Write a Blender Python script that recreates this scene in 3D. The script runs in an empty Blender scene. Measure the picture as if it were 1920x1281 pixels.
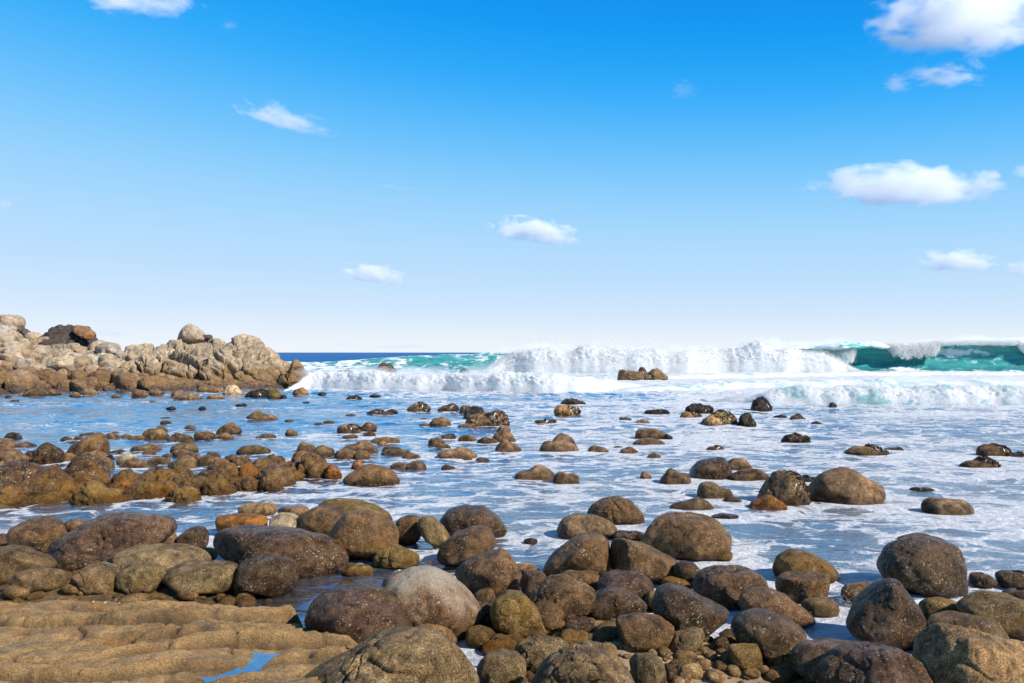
import bpy, bmesh, math, random
import numpy as np
from mathutils import kdtree, Vector
random.seed(7); RNG = np.random.default_rng(7)
S = bpy.context.scene
COL = S.collection
R = math.radians

# ------------------------------------------------------------------ camera
CAM_H = 2.5; F = 1493.0; HZ = 661.0
cam = bpy.data.objects.new('camera', bpy.data.cameras.new('camera')); COL.objects.link(cam)
cam.location = (0, 0, CAM_H); cam.rotation_euler = (R(90), 0, 0)
cam.data.lens = 28.0; cam.data.sensor_width = 36.0; cam.data.shift_y = 20.5/1920
cam.data.clip_end = 60000; cam.data.clip_start = 0.05
S.camera = cam

# ------------------------------------------------------------------ sky, sun, exposure
SUN_TO = Vector((0.76, -0.44, 0.68)).normalized()
sun_el = math.asin(SUN_TO.z); sun_az = math.atan2(SUN_TO.x, SUN_TO.y)
W = bpy.data.worlds.new('World'); S.world = W; W.use_nodes = True
nt = W.node_tree; nt.nodes.clear()
def N(nt, t, **kw):
    n = nt.nodes.new(t)
    for k, v in kw.items(): setattr(n, k, v)
    return n
out = N(nt, 'ShaderNodeOutputWorld'); bg = N(nt, 'ShaderNodeBackground')
sky = N(nt, 'ShaderNodeTexSky', sky_type='NISHITA', sun_disc=False, sun_elevation=sun_el, sun_rotation=sun_az)
sky.air_density = 1.0; sky.dust_density = 0.6; sky.ozone_density = 3.0
tc = N(nt, 'ShaderNodeTexCoord'); sp = N(nt, 'ShaderNodeSeparateXYZ')
ramp = N(nt, 'ShaderNodeValToRGB'); ramp.color_ramp.interpolation = 'EASE'
def lin(c):
    return tuple((x/12.92 if x <= .04045 else ((x+.055)/1.055)**2.4) for x in [v/255 for v in c]) + (1,)
ramp.color_ramp.interpolation = 'B_SPLINE'; cr = ramp.color_ramp
stops = [(0.0, (244,249,255)), (0.022, (232,243,255)), (0.05, (212,233,255)), (0.095, (190,224,255)), (0.16, (168,218,255)),
         (0.235, (116,200,255)), (0.32, (26,172,254)), (0.42, (0,146,243)), (0.55, (32,116,200)), (0.7, (70,112,166)), (1.0, (88,114,148))]
cr.elements[0].position = 0; cr.elements[0].color = lin(stops[0][1])
cr.elements[1].position = 1; cr.elements[1].color = lin(stops[-1][1])
for p, c in stops[1:-1]:
    e = cr.elements.new(p); e.color = lin(c)
# elevation, a little deeper blue towards the right (away from the hazier left)
nt.links.new(tc.outputs['Generated'], sp.inputs[0])
m1 = N(nt, 'ShaderNodeMath', operation='MULTIPLY_ADD'); m1.inputs[1].default_value = 0.06
mm = N(nt, 'ShaderNodeMath', operation='MULTIPLY'); nt.links.new(sp.outputs['X'], mm.inputs[0]); nt.links.new(sp.outputs['Z'], mm.inputs[1])
m1.inputs[1].default_value = 0.26
nt.links.new(mm.outputs[0], m1.inputs[0]); nt.links.new(sp.outputs['Z'], m1.inputs[2])
nt.links.new(m1.outputs[0], ramp.inputs[0])
mulsky = N(nt, 'ShaderNodeMix', data_type='RGBA', blend_type='MULTIPLY'); mulsky.inputs[0].default_value = 1
mulsky.inputs[7].default_value = (0.10, 0.10, 0.10, 1)
nt.links.new(sky.outputs[0], mulsky.inputs[6])
mix = N(nt, 'ShaderNodeMix', data_type='RGBA'); mix.inputs[0].default_value = 0.96
nt.links.new(mulsky.outputs[2], mix.inputs[6]); nt.links.new(ramp.outputs[0], mix.inputs[7])
nt.links.new(mix.outputs[2], bg.inputs[0]); bg.inputs[1].default_value = 0.76
nt.links.new(bg.outputs[0], out.inputs[0])

sl = bpy.data.lights.new('sun', 'SUN'); sl.energy = 5.0; sl.angle = R(0.5); sl.color = (1.0, 0.95, 0.87)
so = bpy.data.objects.new('sun', sl); COL.objects.link(so)
so.rotation_euler = SUN_TO.to_track_quat('Z', 'Y').to_euler(); so.location = (30, -20, 40)
S.view_settings.view_transform = 'Standard'; S.view_settings.look = 'None'
S.view_settings.exposure = 0.40; S.view_settings.gamma = 1.0
S.render.engine = 'CYCLES'
S.cycles.max_bounces = 24; S.cycles.diffuse_bounces = 3; S.cycles.glossy_bounces = 3
S.cycles.transparent_max_bounces = 12; S.cycles.volume_bounces = 22
S.cycles.volume_step_rate = 4.0; S.cycles.volume_max_steps = 64
S.cycles.caustics_reflective = False; S.cycles.caustics_refractive = False
S.cycles.use_denoising = True

# ------------------------------------------------------------------ noise helpers
_perm = RNG.permutation(1024).astype(np.int64); _grad = RNG.normal(size=(1024, 3)); _grad /= np.linalg.norm(_grad, axis=1)[:, None]
def _h(ix, iy, iz): return _perm[(_perm[(_perm[ix & 1023] + iy) & 1023] + iz) & 1023]
def perlin(p):
    p = np.asarray(p, float); i = np.floor(p).astype(np.int64); f = p - i
    u = f*f*f*(f*(f*6-15)+10); r = 0
    for dx in (0, 1):
        wx = u[:, 0] if dx else 1-u[:, 0]
        for dy in (0, 1):
            wy = u[:, 1] if dy else 1-u[:, 1]
            for dz in (0, 1):
                wz = u[:, 2] if dz else 1-u[:, 2]
                g = _grad[_h(i[:, 0]+dx, i[:, 1]+dy, i[:, 2]+dz)]
                r = r + wx*wy*wz*(g[:, 0]*(f[:, 0]-dx)+g[:, 1]*(f[:, 1]-dy)+g[:, 2]*(f[:, 2]-dz))
    return r*1.5
def fbm(p, octv=4, gain=.5, lac=2.03):
    a = 1; s = 0; q = np.asarray(p, float)
    for _ in range(octv):
        s = s + a*perlin(q); a *= gain; q = q*lac + 17.3
    return s
def billow(p, octv=3, gain=.5):
    a = 1; s = 0; q = np.asarray(p, float); t = 0
    for _ in range(octv):
        s = s + a*np.abs(perlin(q))*2; t += a; a *= gain; q = q*2.1 + 9.7
    return s/t
def xyz(x, y, z): return np.stack(np.broadcast_arrays(np.asarray(x, float), y, z), -1).reshape(-1, 3).astype(float)
def sstep(a, b, x):
    t = np.clip((x-a)/(b-a), 0, 1); return t*t*(3-2*t)

# ------------------------------------------------------------------ object helpers
def mesh_np(name, V, Fc, smooth=True, quads=True):
    me = bpy.data.meshes.new(name); k = 4 if quads else 3
    V = np.asarray(V, np.float32); Fc = np.asarray(Fc, np.int32)
    me.vertices.add(len(V)); me.vertices.foreach_set('co', V.ravel())
    me.loops.add(Fc.size); me.loops.foreach_set('vertex_index', Fc.ravel())
    me.polygons.add(len(Fc)); me.polygons.foreach_set('loop_start', np.arange(0, Fc.size, k, dtype=np.int32))
    me.update(calc_edges=True)
    if smooth: me.polygons.foreach_set('use_smooth', np.ones(len(Fc), bool))
    me.validate(); return me
def link(name, me, mat=None, parent=None, loc=None):
    o = bpy.data.objects.new(name, me); COL.objects.link(o)
    if mat: me.materials.append(mat)
    if parent: o.parent = parent
    if loc is not None: o.location = loc
    return o
def tag(o, label=None, cat=None, group=None, kind=None):
    if label: o['label'] = label
    if cat: o['category'] = cat
    if group: o['group'] = group
    if kind: o['kind'] = kind
    return o
def attr(me, name, vals):
    a = me.attributes.new(name, 'FLOAT', 'POINT'); a.data.foreach_set('value', np.asarray(vals, np.float32))
def grid_faces(nr, nc):
    i = np.arange(nr*nc).reshape(nr, nc)
    return np.stack([i[:-1, :-1], i[:-1, 1:], i[1:, 1:], i[1:, :-1]], -1).reshape(-1, 4)
def px(x, y, Y): return ((x-960)/F*Y, Y, CAM_H-(y-HZ)/F*Y)

# ------------------------------------------------------------------ materials
def new_mat(name):
    m = bpy.data.materials.new(name); m.use_nodes = True; m.node_tree.nodes.clear()
    return m, m.node_tree
class G:                                   # small node-graph helper
    def __init__(s, nt): s.nt = nt
    def n(s, t, ins=None, **kw):
        n = s.nt.nodes.new(t)
        for k, v in kw.items(): setattr(n, k, v)
        for k, v in (ins or {}).items(): s.set(n.inputs[k], v)
        return n
    def set(s, sock, v):
        if hasattr(v, 'is_output') or isinstance(v, bpy.types.NodeSocket): s.nt.links.new(v, sock)
        else: sock.default_value = v
    def math(s, op, a, b=0.0, c=0.0, clamp=False):
        n = s.nt.nodes.new('ShaderNodeMath'); n.operation = op; n.use_clamp = clamp
        for i, v in enumerate((a, b, c)): s.set(n.inputs[i], v)
        return n.outputs[0]
    def step(s, a, b, v):                   # smoothstep
        n = s.nt.nodes.new('ShaderNodeMapRange'); n.interpolation_type = 'SMOOTHSTEP'
        s.set(n.inputs[0], v); s.set(n.inputs[1], a); s.set(n.inputs[2], b); return n.outputs[0]
    def mapr(s, v, a, b, c, d):
        n = s.nt.nodes.new('ShaderNodeMapRange')
        for i, q in enumerate((v, a, b, c, d)): s.set(n.inputs[i], q)
        return n.outputs[0]
    def noise(s, vec, scale, detail=4, rough=.5, dist=0.0, col=False):
        n = s.nt.nodes.new('ShaderNodeTexNoise'); s.set(n.inputs['Vector'], vec)
        n.inputs['Scale'].default_value = scale; n.inputs['Detail'].default_value = detail
        n.inputs['Roughness'].default_value = rough; n.inputs['Distortion'].default_value = dist
        return n.outputs['Color' if col else 'Fac']
    def vor(s, vec, scale, feature='F1', out='Distance', rnd=1.0):
        n = s.nt.nodes.new('ShaderNodeTexVoronoi'); n.feature = feature; s.set(n.inputs['Vector'], vec)
        n.inputs['Scale'].default_value = scale; n.inputs['Randomness'].default_value = rnd
        return n.outputs[out]
    def mix(s, f, a, b, mode='MIX'):
        n = s.nt.nodes.new('ShaderNodeMix'); n.data_type = 'RGBA'; n.blend_type = mode
        s.set(n.inputs[0], f); s.set(n.inputs[6], a); s.set(n.inputs[7], b); return n.outputs[2]
    def scale(s, vec, k):
        n = s.nt.nodes.new('ShaderNodeVectorMath'); n.operation = 'MULTIPLY'; s.set(n.inputs[0], vec); n.inputs[1].default_value = k
        return n.outputs[0]
    def vadd(s, a, b):
        n = s.nt.nodes.new('ShaderNodeVectorMath'); n.operation = 'ADD'; s.set(n.inputs[0], a); s.set(n.inputs[1], b); return n.outputs[0]
    def grey(s, v):
        n = s.nt.nodes.new('ShaderNodeCombineColor')
        for i in range(3): s.set(n.inputs[i], v)
        return n.outputs[0]
    def attr(s, name, typ='GEOMETRY', o='Fac'):
        n = s.nt.nodes.new('ShaderNodeAttribute'); n.attribute_type = typ; n.attribute_name = name; return n.outputs[o]
    def bump(s, h, strength, dist, nrm=None):
        n = s.nt.nodes.new('ShaderNodeBump'); s.set(n.inputs['Height'], h); s.set(n.inputs['Strength'], strength); n.inputs['Distance'].default_value = dist
        if nrm: s.set(n.inputs['Normal'], nrm)
        return n.outputs[0]
    def out(s, surf=None, vol=None, disp=None):
        o = s.nt.nodes.new('ShaderNodeOutputMaterial')
        if surf: s.nt.links.new(surf, o.inputs[0])
        if vol: s.nt.links.new(vol, o.inputs[1])

def rock_material(name, fine=1.0, bright=1.0, wetline=0.10, algtop=.42):
    """boulder: per-object tint (object colour), barnacle amount (object alpha), algae amount (object property)"""
    m, nt = new_mat(name); g = G(nt)
    geo = g.n('ShaderNodeNewGeometry'); P = geo.outputs['Position']
    oi = g.n('ShaderNodeObjectInfo'); tint = oi.outputs['Color']; alpha = oi.outputs['Alpha']
    alg = g.attr('algae', 'OBJECT')
    sepz = g.n('ShaderNodeSeparateXYZ', {0: P}).outputs['Z']
    big = g.noise(P, 2.2*fine, 5, .55, .6)
    mid = g.noise(P, 11*fine, 7, .62, .3)
    grain = g.noise(P, 95*fine, 4, .75)
    speck = g.noise(P, 230*fine, 2, .6)
    v = g.math('MULTIPLY', g.mapr(big, .3, .7, .50, 1.45), g.mapr(mid, .34, .66, .45, 1.6))
    v = g.math('MULTIPLY', v, g.mapr(grain, .38, .62, .28, 1.8))
    v = g.math('MULTIPLY', v, bright)
    col = g.mix(1.0, tint, g.grey(v), 'MULTIPLY')
    # dark stained areas with a purplish cast
    st = g.step(.53, .66, g.noise(g.vadd(P, (11, 3, 5)), 1.7*fine, 4, .6, .8))
    col = g.mix(g.math('MULTIPLY', st, .55), col, g.mix(1.0, col, (.46, .44, .42, 1), 'MULTIPLY'))
    # ochre patches
    oc = g.step(.55, .72, g.noise(g.vadd(P, (3, 31, 7)), 3.1*fine, 5, .65, .5))
    col = g.mix(g.math('MULTIPLY', oc, .45), col, g.mix(1.0, col, (1.55, 1.12, .6, 1), 'MULTIPLY'))
    # algae: gold-green film near the foot
    az = g.math('ADD', sepz, g.mapr(g.noise(P, 4*fine, 4, .6), .3, .7, -.30, .30))
    am = g.math('MULTIPLY', g.math('SUBTRACT', 1.0, g.step(.05, algtop, az)), alg, clamp=True); am = g.math('MULTIPLY', am, g.mapr(g.step(.40, .58, g.noise(g.vadd(P, (2, 2, 9)), 5*fine, 6, .65)), 0, 1, .25, .95))
    ble = g.attr('bleach', 'OBJECT'); nz = g.n('ShaderNodeSeparateXYZ', {0: g.n('ShaderNodeTexCoord').outputs['Object']})
    bl = g.math('ADD', nz.outputs['Z'], g.mapr(g.noise(P, 2.6, 5, .6), .3, .7, -.16, .16)); bl = g.math('ADD', bl, g.math('MULTIPLY', nz.outputs['X'], .35))
    bl = g.math('MULTIPLY', g.math('MULTIPLY', g.step(.02, .30, bl), ble), .9)
    col = g.mix(bl, col, g.mix(1.0, (.42, .34, .245, 1), g.grey(g.mapr(grain, .36, .64, .6, 1.3)), 'MULTIPLY'))
    acol = g.mix(g.noise(P, 9*fine, 4, .6), (.07, .042, .012, 1), (.40, .19, .028, 1))
    acol = g.mix(1.0, acol, g.grey(g.mapr(grain, .3, .7, .45, 1.45)), 'MULTIPLY')
    col = g.mix(am, col, acol)
    # barnacles
    def barn(sc, thr, off):
        Pn = g.vadd(g.vadd(P, off), g.scale(g.noise(P, 40*fine, 2, .5, col=True), (.02/fine, .02/fine, .02/fine)))
        vn = g.nt.nodes.new('ShaderNodeTexVoronoi'); g.set(vn.inputs['Vector'], Pn); vn.inputs['Scale'].default_value = sc
        cs = g.n('ShaderNodeSeparateColor', {0: vn.outputs['Color']})
        size = g.mapr(cs.outputs[1], 0, 1, .10, .36)
        inside = g.math('LESS_THAN', vn.outputs['Distance'], size)
        return g.math('MULTIPLY', inside, g.math('GREATER_THAN', cs.outputs[0], thr))
    patch = g.step(.47, .60, g.noise(g.vadd(P, (5, 9, 1)), 4.2*fine, 6, .7))
    b = g.math('MAXIMUM', barn(34*fine, .45, (0, 0, 0)), barn(66*fine, .45, (3, 3, 3)))
    b = g.math('MULTIPLY', g.math('MULTIPLY', b, g.mapr(patch, 0, 1, .32, 1.0)), alpha, clamp=True)
    bb = barn(36*fine, .95, (7, 1, 2))
    b = g.math('MAXIMUM', b, g.math('MULTIPLY', bb, alpha))
    col = g.mix(g.math('MULTIPLY', b, .85), col, g.mix(g.noise(P, 60*fine, 2), (.24, .18, .11, 1), (.66, .56, .42, 1)))
    # wet rim
    wet = g.math('SUBTRACT', 1.0, g.step(wetline*.3, wetline*1.6, g.math('ADD', sepz, g.mapr(mid, .3, .7, -wetline*.4, wetline*.4))))
    col = g.mix(g.math('MULTIPLY', wet, .9), col, g.mix(1.0, col, (.42, .38, .36, 1), 'MULTIPLY'))
    rough = g.math('SUBTRACT', g.mapr(mid, .3, .7, .45, .78), g.math('MULTIPLY', wet, .32)); rough = g.math('SUBTRACT', rough, g.math('MULTIPLY', g.attr('gloss', 'OBJECT'), .34))
    h = g.math('ADD', g.math('MULTIPLY', mid, .5), g.math('MULTIPLY', grain, .22))
    h = g.math('ADD', h, g.math('MULTIPLY', b, .12))
    h = g.math('ADD', h, g.math('MULTIPLY', speck, .08))
    nb = g.bump(h, 1.0, .06/fine)
    bs = g.n('ShaderNodeBsdfPrincipled', {'Base Color': col, 'Roughness': rough, 'Normal': nb})
    g.set(bs.inputs['Specular IOR Level'], g.mapr(g.attr('gloss', 'OBJECT'), 0, 1, .12, .16)); g.set(bs.inputs['Coat Weight'], g.math('MULTIPLY', g.mapr(g.attr('gloss', 'OBJECT'), 0, 1, .03, .45), g.step(.45, .6, mid))); bs.inputs['Coat Roughness'].default_value = .14; g.set(bs.inputs['Coat Normal'], nb)
    g.out(bs.outputs[0]); return m
M_ROCK = rock_material('wet_boulder_rock')
M_MID = rock_material('water_worn_rock', fine=.6, wetline=.15, algtop=.50)

def cliff_material(name, fine=1.0):
    m, nt = new_mat(name); g = G(nt)
    geo = g.n('ShaderNodeNewGeometry'); P = geo.outputs['Position']
    oi = g.n('ShaderNodeObjectInfo'); tint = oi.outputs['Color']
    z = g.n('ShaderNodeSeparateXYZ', {0: P}).outputs['Z']
    big = g.noise(P, .55*fine, 5, .6, .5); mid = g.noise(P, 2.6*fine, 7, .68, .4); grain = g.noise(P, 14*fine, 4, .7)
    v = g.math('MULTIPLY', g.mapr(big, .3, .7, .60, 1.22), g.mapr(mid, .3, .7, .42, 1.38))
    v = g.math('MULTIPLY', v, g.mapr(grain, .3, .7, .75, 1.25))
    col = g.mix(1.0, tint, g.grey(v), 'MULTIPLY')
    # tide line: ochre band then dark brown foot
    zz = g.math('ADD', z, g.mapr(g.noise(P, .8, 5, .6), .3, .7, -.8, .8))
    och = g.math('SUBTRACT', 1.0, g.step(.9, 1.9, zz))
    ocol = g.mix(g.noise(P, 1.6, 5, .6), (.13, .07, .03, 1), (.34, .19, .065, 1))
    ocol = g.mix(1.0, ocol, g.grey(g.mapr(mid, .3, .7, .6, 1.4)), 'MULTIPLY')
    col = g.mix(g.math('MULTIPLY', och, .85), col, ocol)
    dk = g.math('SUBTRACT', 1.0, g.step(.15, .6, g.math('ADD', z, g.mapr(mid, .3, .7, -.25, .25))))
    col = g.mix(g.math('MULTIPLY', dk, .8), col, (.055, .035, .03, 1))
    h = g.math('ADD', mid, g.math('MULTIPLY', grain, .3))
    nb = g.bump(h, .9, .30)
    bs = g.n('ShaderNodeBsdfPrincipled', {'Base Color': col, 'Roughness': .72, 'Normal': nb})
    g.out(bs.outputs[0]); return m
M_CLIFF = cliff_material('headland_granite')

def ground_material():
    m, nt = new_mat('shelf_rock_and_sand'); g = G(nt)
    P = g.n('ShaderNodeNewGeometry').outputs['Position']
    shelf = g.attr('shelf'); sand = g.attr('sand'); crev = g.attr('crevice_shade'); wetp = g.attr('damp')
    big = g.noise(P, 1.6, 5, .6, .5); mid = g.noise(P, 9, 7, .65, .2); grain = g.noise(P, 85, 4, .8); fine = g.noise(P, 210, 2, .6)
    c = g.mix(g.mapr(big, .3, .7, 0, 1), (.27, .150, .050, 1), (.50, .300, .11, 1))
    c = g.mix(g.math('MULTIPLY', g.step(.58, .72, g.noise(g.vadd(P, (4, 4, 1)), 2.6, 4, .6)), .8), c, (.44, .19, .035, 1))
    c = g.mix(g.math('MULTIPLY', g.step(.55, .7, g.noise(g.vadd(P, (1, 8, 1)), 1.9, 5, .6)), .6), c, (.15, .115, .075, 1))
    v = g.math('MULTIPLY', g.mapr(mid, .3, .7, .65, 1.3), g.mapr(grain, .34, .66, .38, 1.6))
    c = g.mix(1.0, c, g.grey(v), 'MULTIPLY')
    sp = g.vor(P, 60, 'F1', 'Distance')
    c = g.mix(g.math('MULTIPLY', g.math('LESS_THAN', sp, .20), g.mapr(g.step(.5, .62, big), 0, 1, .25, .8)), c, (.60, .50, .36, 1)); sp2 = g.vor(P, 24, 'F1', 'Distance'); c = g.mix(g.math('MULTIPLY', g.math('LESS_THAN', sp2, .10), .8), c, (.66, .58, .45, 1)); c = g.mix(g.math('MULTIPLY', g.step(.55, .66, g.noise(g.vadd(P, (7, 7, 2)), 5, 6, .7)), .45), c, (.085, .06, .03, 1))
    c = g.mix(g.math('MULTIPLY', crev, .9), c, (.035, .022, .012, 1))  # overhang shade between the strata, painted into the rock colour as near-black lines
    sc = g.mix(g.noise(P, 150, 3, .8), (.22, .135, .06, 1), (.78, .56, .33, 1))
    bedc = g.mix(g.mapr(mid, .3, .7, 0, 1), (.05, .030, .012, 1), (.30, .18, .06, 1))
    c = g.mix(shelf, bedc, c)
    c = g.mix(sand, c, sc)
    c = g.mix(g.math('MULTIPLY', wetp, .6), c, g.mix(1.0, c, (.45, .42, .42, 1), 'MULTIPLY'))
    h = g.math('ADD', g.math('MULTIPLY', mid, .5), g.math('MULTIPLY', grain, .25)); h = g.math('ADD', h, g.math('MULTIPLY', fine, .1))
    bs = g.n('ShaderNodeBsdfPrincipled', {'Base Color': c, 'Roughness': g.mapr(wetp, 0, 1, .68, .25), 'Normal': g.bump(h, 1.0, .08)})
    g.out(bs.outputs[0]); return m
M_GROUND = ground_material()

def water_material():
    m, nt = new_mat('sea_water'); g = G(nt)
    P = g.n('ShaderNodeNewGeometry').outputs['Position']
    cov = g.attr('foam'); shal = g.attr('shallow'); teal = g.attr('teal'); far = g.attr('far'); milk = g.attr('milk')
    P2 = g.scale(P, (1, 1, 0))
    warp = g.noise(P2, .9, 3, .5, col=True)
    W1 = g.vadd(P2, g.scale(warp, (1.3, 1.3, 0)))
    # lacy foam: ridged noise at three scales
    def ridge(sc, dt, vec, k=1):
        n = g.noise(vec, sc, dt, .6)
        r = g.math('ABSOLUTE', g.math('SUBTRACT', n, .5))
        return g.math('SUBTRACT', 1.0, g.math('MULTIPLY', r, 9.0*k), clamp=True)
    aniso = g.scale(W1, (.55, 1.0, 1))
    r3 = ridge(.33, 5, aniso, 1.1)
    wfine = g.noise(P2, 3.2, 3, .6, col=True)
    Wl = g.vadd(aniso, g.scale(wfine, (.34, .34, 0)))
    def lace(sc, off, wd):
        n = g.nt.nodes.new('ShaderNodeTexVoronoi'); n.feature = 'DISTANCE_TO_EDGE'; g.set(n.inputs['Vector'], g.vadd(Wl, (off, off, 0))); n.inputs['Scale'].default_value = sc
        return g.math('SUBTRACT', 1.0, g.step(0.0, wd, n.outputs['Distance']))
    l1 = lace(1.5, 0, .20); l2 = lace(3.9, 5, .20); l3 = lace(9.5, 9, .25)
    body = g.noise(aniso, .55, 8, .66); body2 = g.noise(aniso, 3.6, 6, .65)
    val = g.math('ADD', g.math('MULTIPLY', l1, .26), g.math('MULTIPLY', l2, .17))
    val = g.math('ADD', val, g.math('MULTIPLY', l3, .08))
    val = g.math('ADD', val, g.math('MULTIPLY', r3, .10))
    val = g.math('ADD', val, g.math('MULTIPLY', g.mapr(body, .3, .7, 0, 1), .34))
    val = g.math('ADD', val, g.math('MULTIPLY', g.mapr(body2, .3, .7, 0, 1), .22))
    thr = g.mapr(cov, 0, 1, 1.10, .06)
    dv = g.math('SUBTRACT', val, thr)
    f = g.step(-.10, .14, dv)
    fine = g.noise(P2, 26, 3, .7)
    f = g.math('MULTIPLY', f, g.mapr(fine, .3, .6, .78, 1.0), clamp=True)
    foamc = g.mix(g.mapr(g.noise(W1, 5, 5, .7), .3, .7, 0, 1), (.42, .44, .48, 1), (.84, .83, .84, 1))
    # body colour
    deep = g.mix(g.noise(P2, .25, 3), (.010, .045, .115, 1), (.025, .085, .18, 1)); deep = g.mix(far, deep, (.006, .105, .30, 1))
    bodyc = g.mix(teal, deep, g.mix(g.noise(P2, .35, 4), (.03, .30, .33, 1), (.16, .46, .47, 1)))
    bodyc = g.mix(milk, bodyc, g.mix(g.noise(P2, 1.3, 5, .6), (.10, .14, .17, 1), (.26, .29, .31, 1)))
    # surface normal
    s1 = g.noise(g.scale(P, (.6, 1, 1)), 2.2, 4, .6, .4); s2 = g.noise(g.scale(P, (.7, 1, 1)), 9, 4, .6, .3)
    hb = g.math('ADD', g.math('MULTIPLY', s1, .75), g.math('MULTIPLY', s2, .16))
    hb = g.math('ADD', hb, g.math('MULTIPLY', f, .05))
    lf = g.noise(g.scale(P, (.4, 1, 1)), .22, 6, .7)
    hb = g.math('ADD', hb, g.math('MULTIPLY', g.math('MULTIPLY', lf, far), 4.0))
    nrm = g.bump(hb, .72, .13)
    fr = g.n('ShaderNodeFresnel', {'IOR': 1.333, 'Normal': nrm}).outputs[0]
    fr = g.math('MULTIPLY', fr, g.mapr(far, 0, 1, .86, .10)); fr = g.math('MULTIPLY', fr, g.math('SUBTRACT', 1.0, g.math('MULTIPLY', g.math('MAXIMUM', milk, shal), .55)))
    gl = g.n('ShaderNodeBsdfGlossy', {'Color': (1, .95, .93, 1), 'Roughness': .09, 'Normal': nrm})
    df = g.n('ShaderNodeBsdfDiffuse', {'Color': bodyc, 'Normal': nrm})
    tr = g.n('ShaderNodeBsdfTransparent', {'Color': (.80, .86, .84, 1)})
    mx = g.n('ShaderNodeMixShader', {0: shal, 1: df.outputs[0], 2: tr.outputs[0]})
    w = g.n('ShaderNodeMixShader', {0: fr, 1: mx.outputs[0], 2: gl.outputs[0]})
    fb = g.bump(g.noise(P, 7, 6, .7), .8, .12)
    fo = g.n('ShaderNodeBsdfDiffuse', {'Color': foamc, 'Normal': fb})
    o = g.n('ShaderNodeMixShader', {0: f, 1: w.outputs[0], 2: fo.outputs[0]})
    g.out(o.outputs[0]); return m
M_WATER = water_material()

def wave_material():
    """standing water of a breaker: teal glassy face streaked with drawn-up foam (attribute foam)"""
    m, nt = new_mat('breaker_water'); g = G(nt)
    P = g.n('ShaderNodeNewGeometry').outputs['Position']; foam = g.attr('foam'); hh = g.attr('height')
    Ps = g.scale(P, (.55, .9, 1.3)); wp = g.noise(Ps, .5, 3, .5, col=True); Pw = g.vadd(Ps, g.scale(wp, (1.8, 1.8, 1.8)))
    n = g.noise(Pw, .8, 8, .68); n2 = g.noise(Pw, 3.5, 5, .7)
    rr = g.math('SUBTRACT', 1.0, g.math('MULTIPLY', g.math('ABSOLUTE', g.math('SUBTRACT', g.noise(Pw, .5, 5, .6), .5)), 9), clamp=True)
    val = g.math('ADD', g.math('MULTIPLY', n, .7), g.math('MULTIPLY', n2, .3)); val = g.math('ADD', val, g.math('MULTIPLY', rr, .22))
    f = g.step(-.04, .16, g.math('SUBTRACT', val, g.mapr(foam, 0, 1, 1.0, .25)))
    c = g.mix(hh, (.05, .30, .32, 1), (.13, .60, .57, 1))
    c = g.mix(1.0, c, g.grey(g.mapr(g.noise(g.scale(P, (.3, 1, 2.5)), 1.2, 4, .6), .3, .7, .7, 1.3)), 'MULTIPLY')
    nrm = g.bump(g.noise(g.scale(P, (.4, 1, 1.6)), 1.6, 5, .6), .6, .25)
    w = g.n('ShaderNodeBsdfPrincipled', {'Base Color': c, 'Roughness': .16, 'Normal': nrm}); w.inputs['IOR'].default_value = 1.333
    tl = g.n('ShaderNodeBsdfTranslucent', {'Color': (.06, .55, .52, 1)})
    w2 = g.n('ShaderNodeMixShader', {0: .34, 1: w.outputs[0], 2: tl.outputs[0]})
    fo = g.n('ShaderNodeBsdfDiffuse', {'Color': g.mix(n2, (.66, .72, .76, 1), (.92, .93, .95, 1)), 'Normal': g.bump(n2, .7, .3)})
    o = g.n('ShaderNodeMixShader', {0: f, 1: w2.outputs[0], 2: fo.outputs[0]})
    g.out(o.outputs[0]); return m
M_WAVE = wave_material()

def foam_material():
    m, nt = new_mat('white_water'); g = G(nt)
    P = g.n('ShaderNodeNewGeometry').outputs['Position']; thin = g.attr('thin')
    n = g.noise(P, 1.6, 7, .7, .4); n2 = g.noise(P, 7, 4, .7)
    c = g.mix(n, (.90, .93, .95, 1), (.98, .98, .98, 1))
    k = g.math('MULTIPLY', g.step(.50, .62, g.noise(g.vadd(P, (9, 2, 4)), .8, 6, .65, .6)), thin)
    c = g.mix(k, c, (.22, .52, .54, 1))
    nb = g.bump(g.math('ADD', n, g.math('MULTIPLY', n2, .3)), .3, .14)
    d = g.n('ShaderNodeBsdfDiffuse', {'Color': c, 'Normal': nb}); t = g.n('ShaderNodeBsdfTranslucent', {'Color': (.97, .98, .98, 1), 'Normal': nb})
    o = g.n('ShaderNodeMixShader', {0: .5, 1: d.outputs[0], 2: t.outputs[0]})
    g.out(o.outputs[0]); return m
M_FOAM = foam_material()
def plain(name, col, rough=.5, tl=0):
    m, nt = new_mat(name); g = G(nt)
    P = g.n('ShaderNodeNewGeometry').outputs['Position']
    c = g.mix(1.0, col, g.grey(g.mapr(g.noise(P, 12, 3), .3, .7, .85, 1.15)), 'MULTIPLY')
    b = g.n('ShaderNodeBsdfPrincipled', {'Base Color': c, 'Roughness': rough})
    o = b
    if tl:
        t = g.n('ShaderNodeBsdfTranslucent', {'Color': col}); o = g.n('ShaderNodeMixShader', {0: tl, 1: b.outputs[0], 2: t.outputs[0]})
    g.out(o.outputs[0]); return m
M_SPRAY = plain('spray_droplets', (.98, .98, .98, 1), .6, .5)

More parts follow.
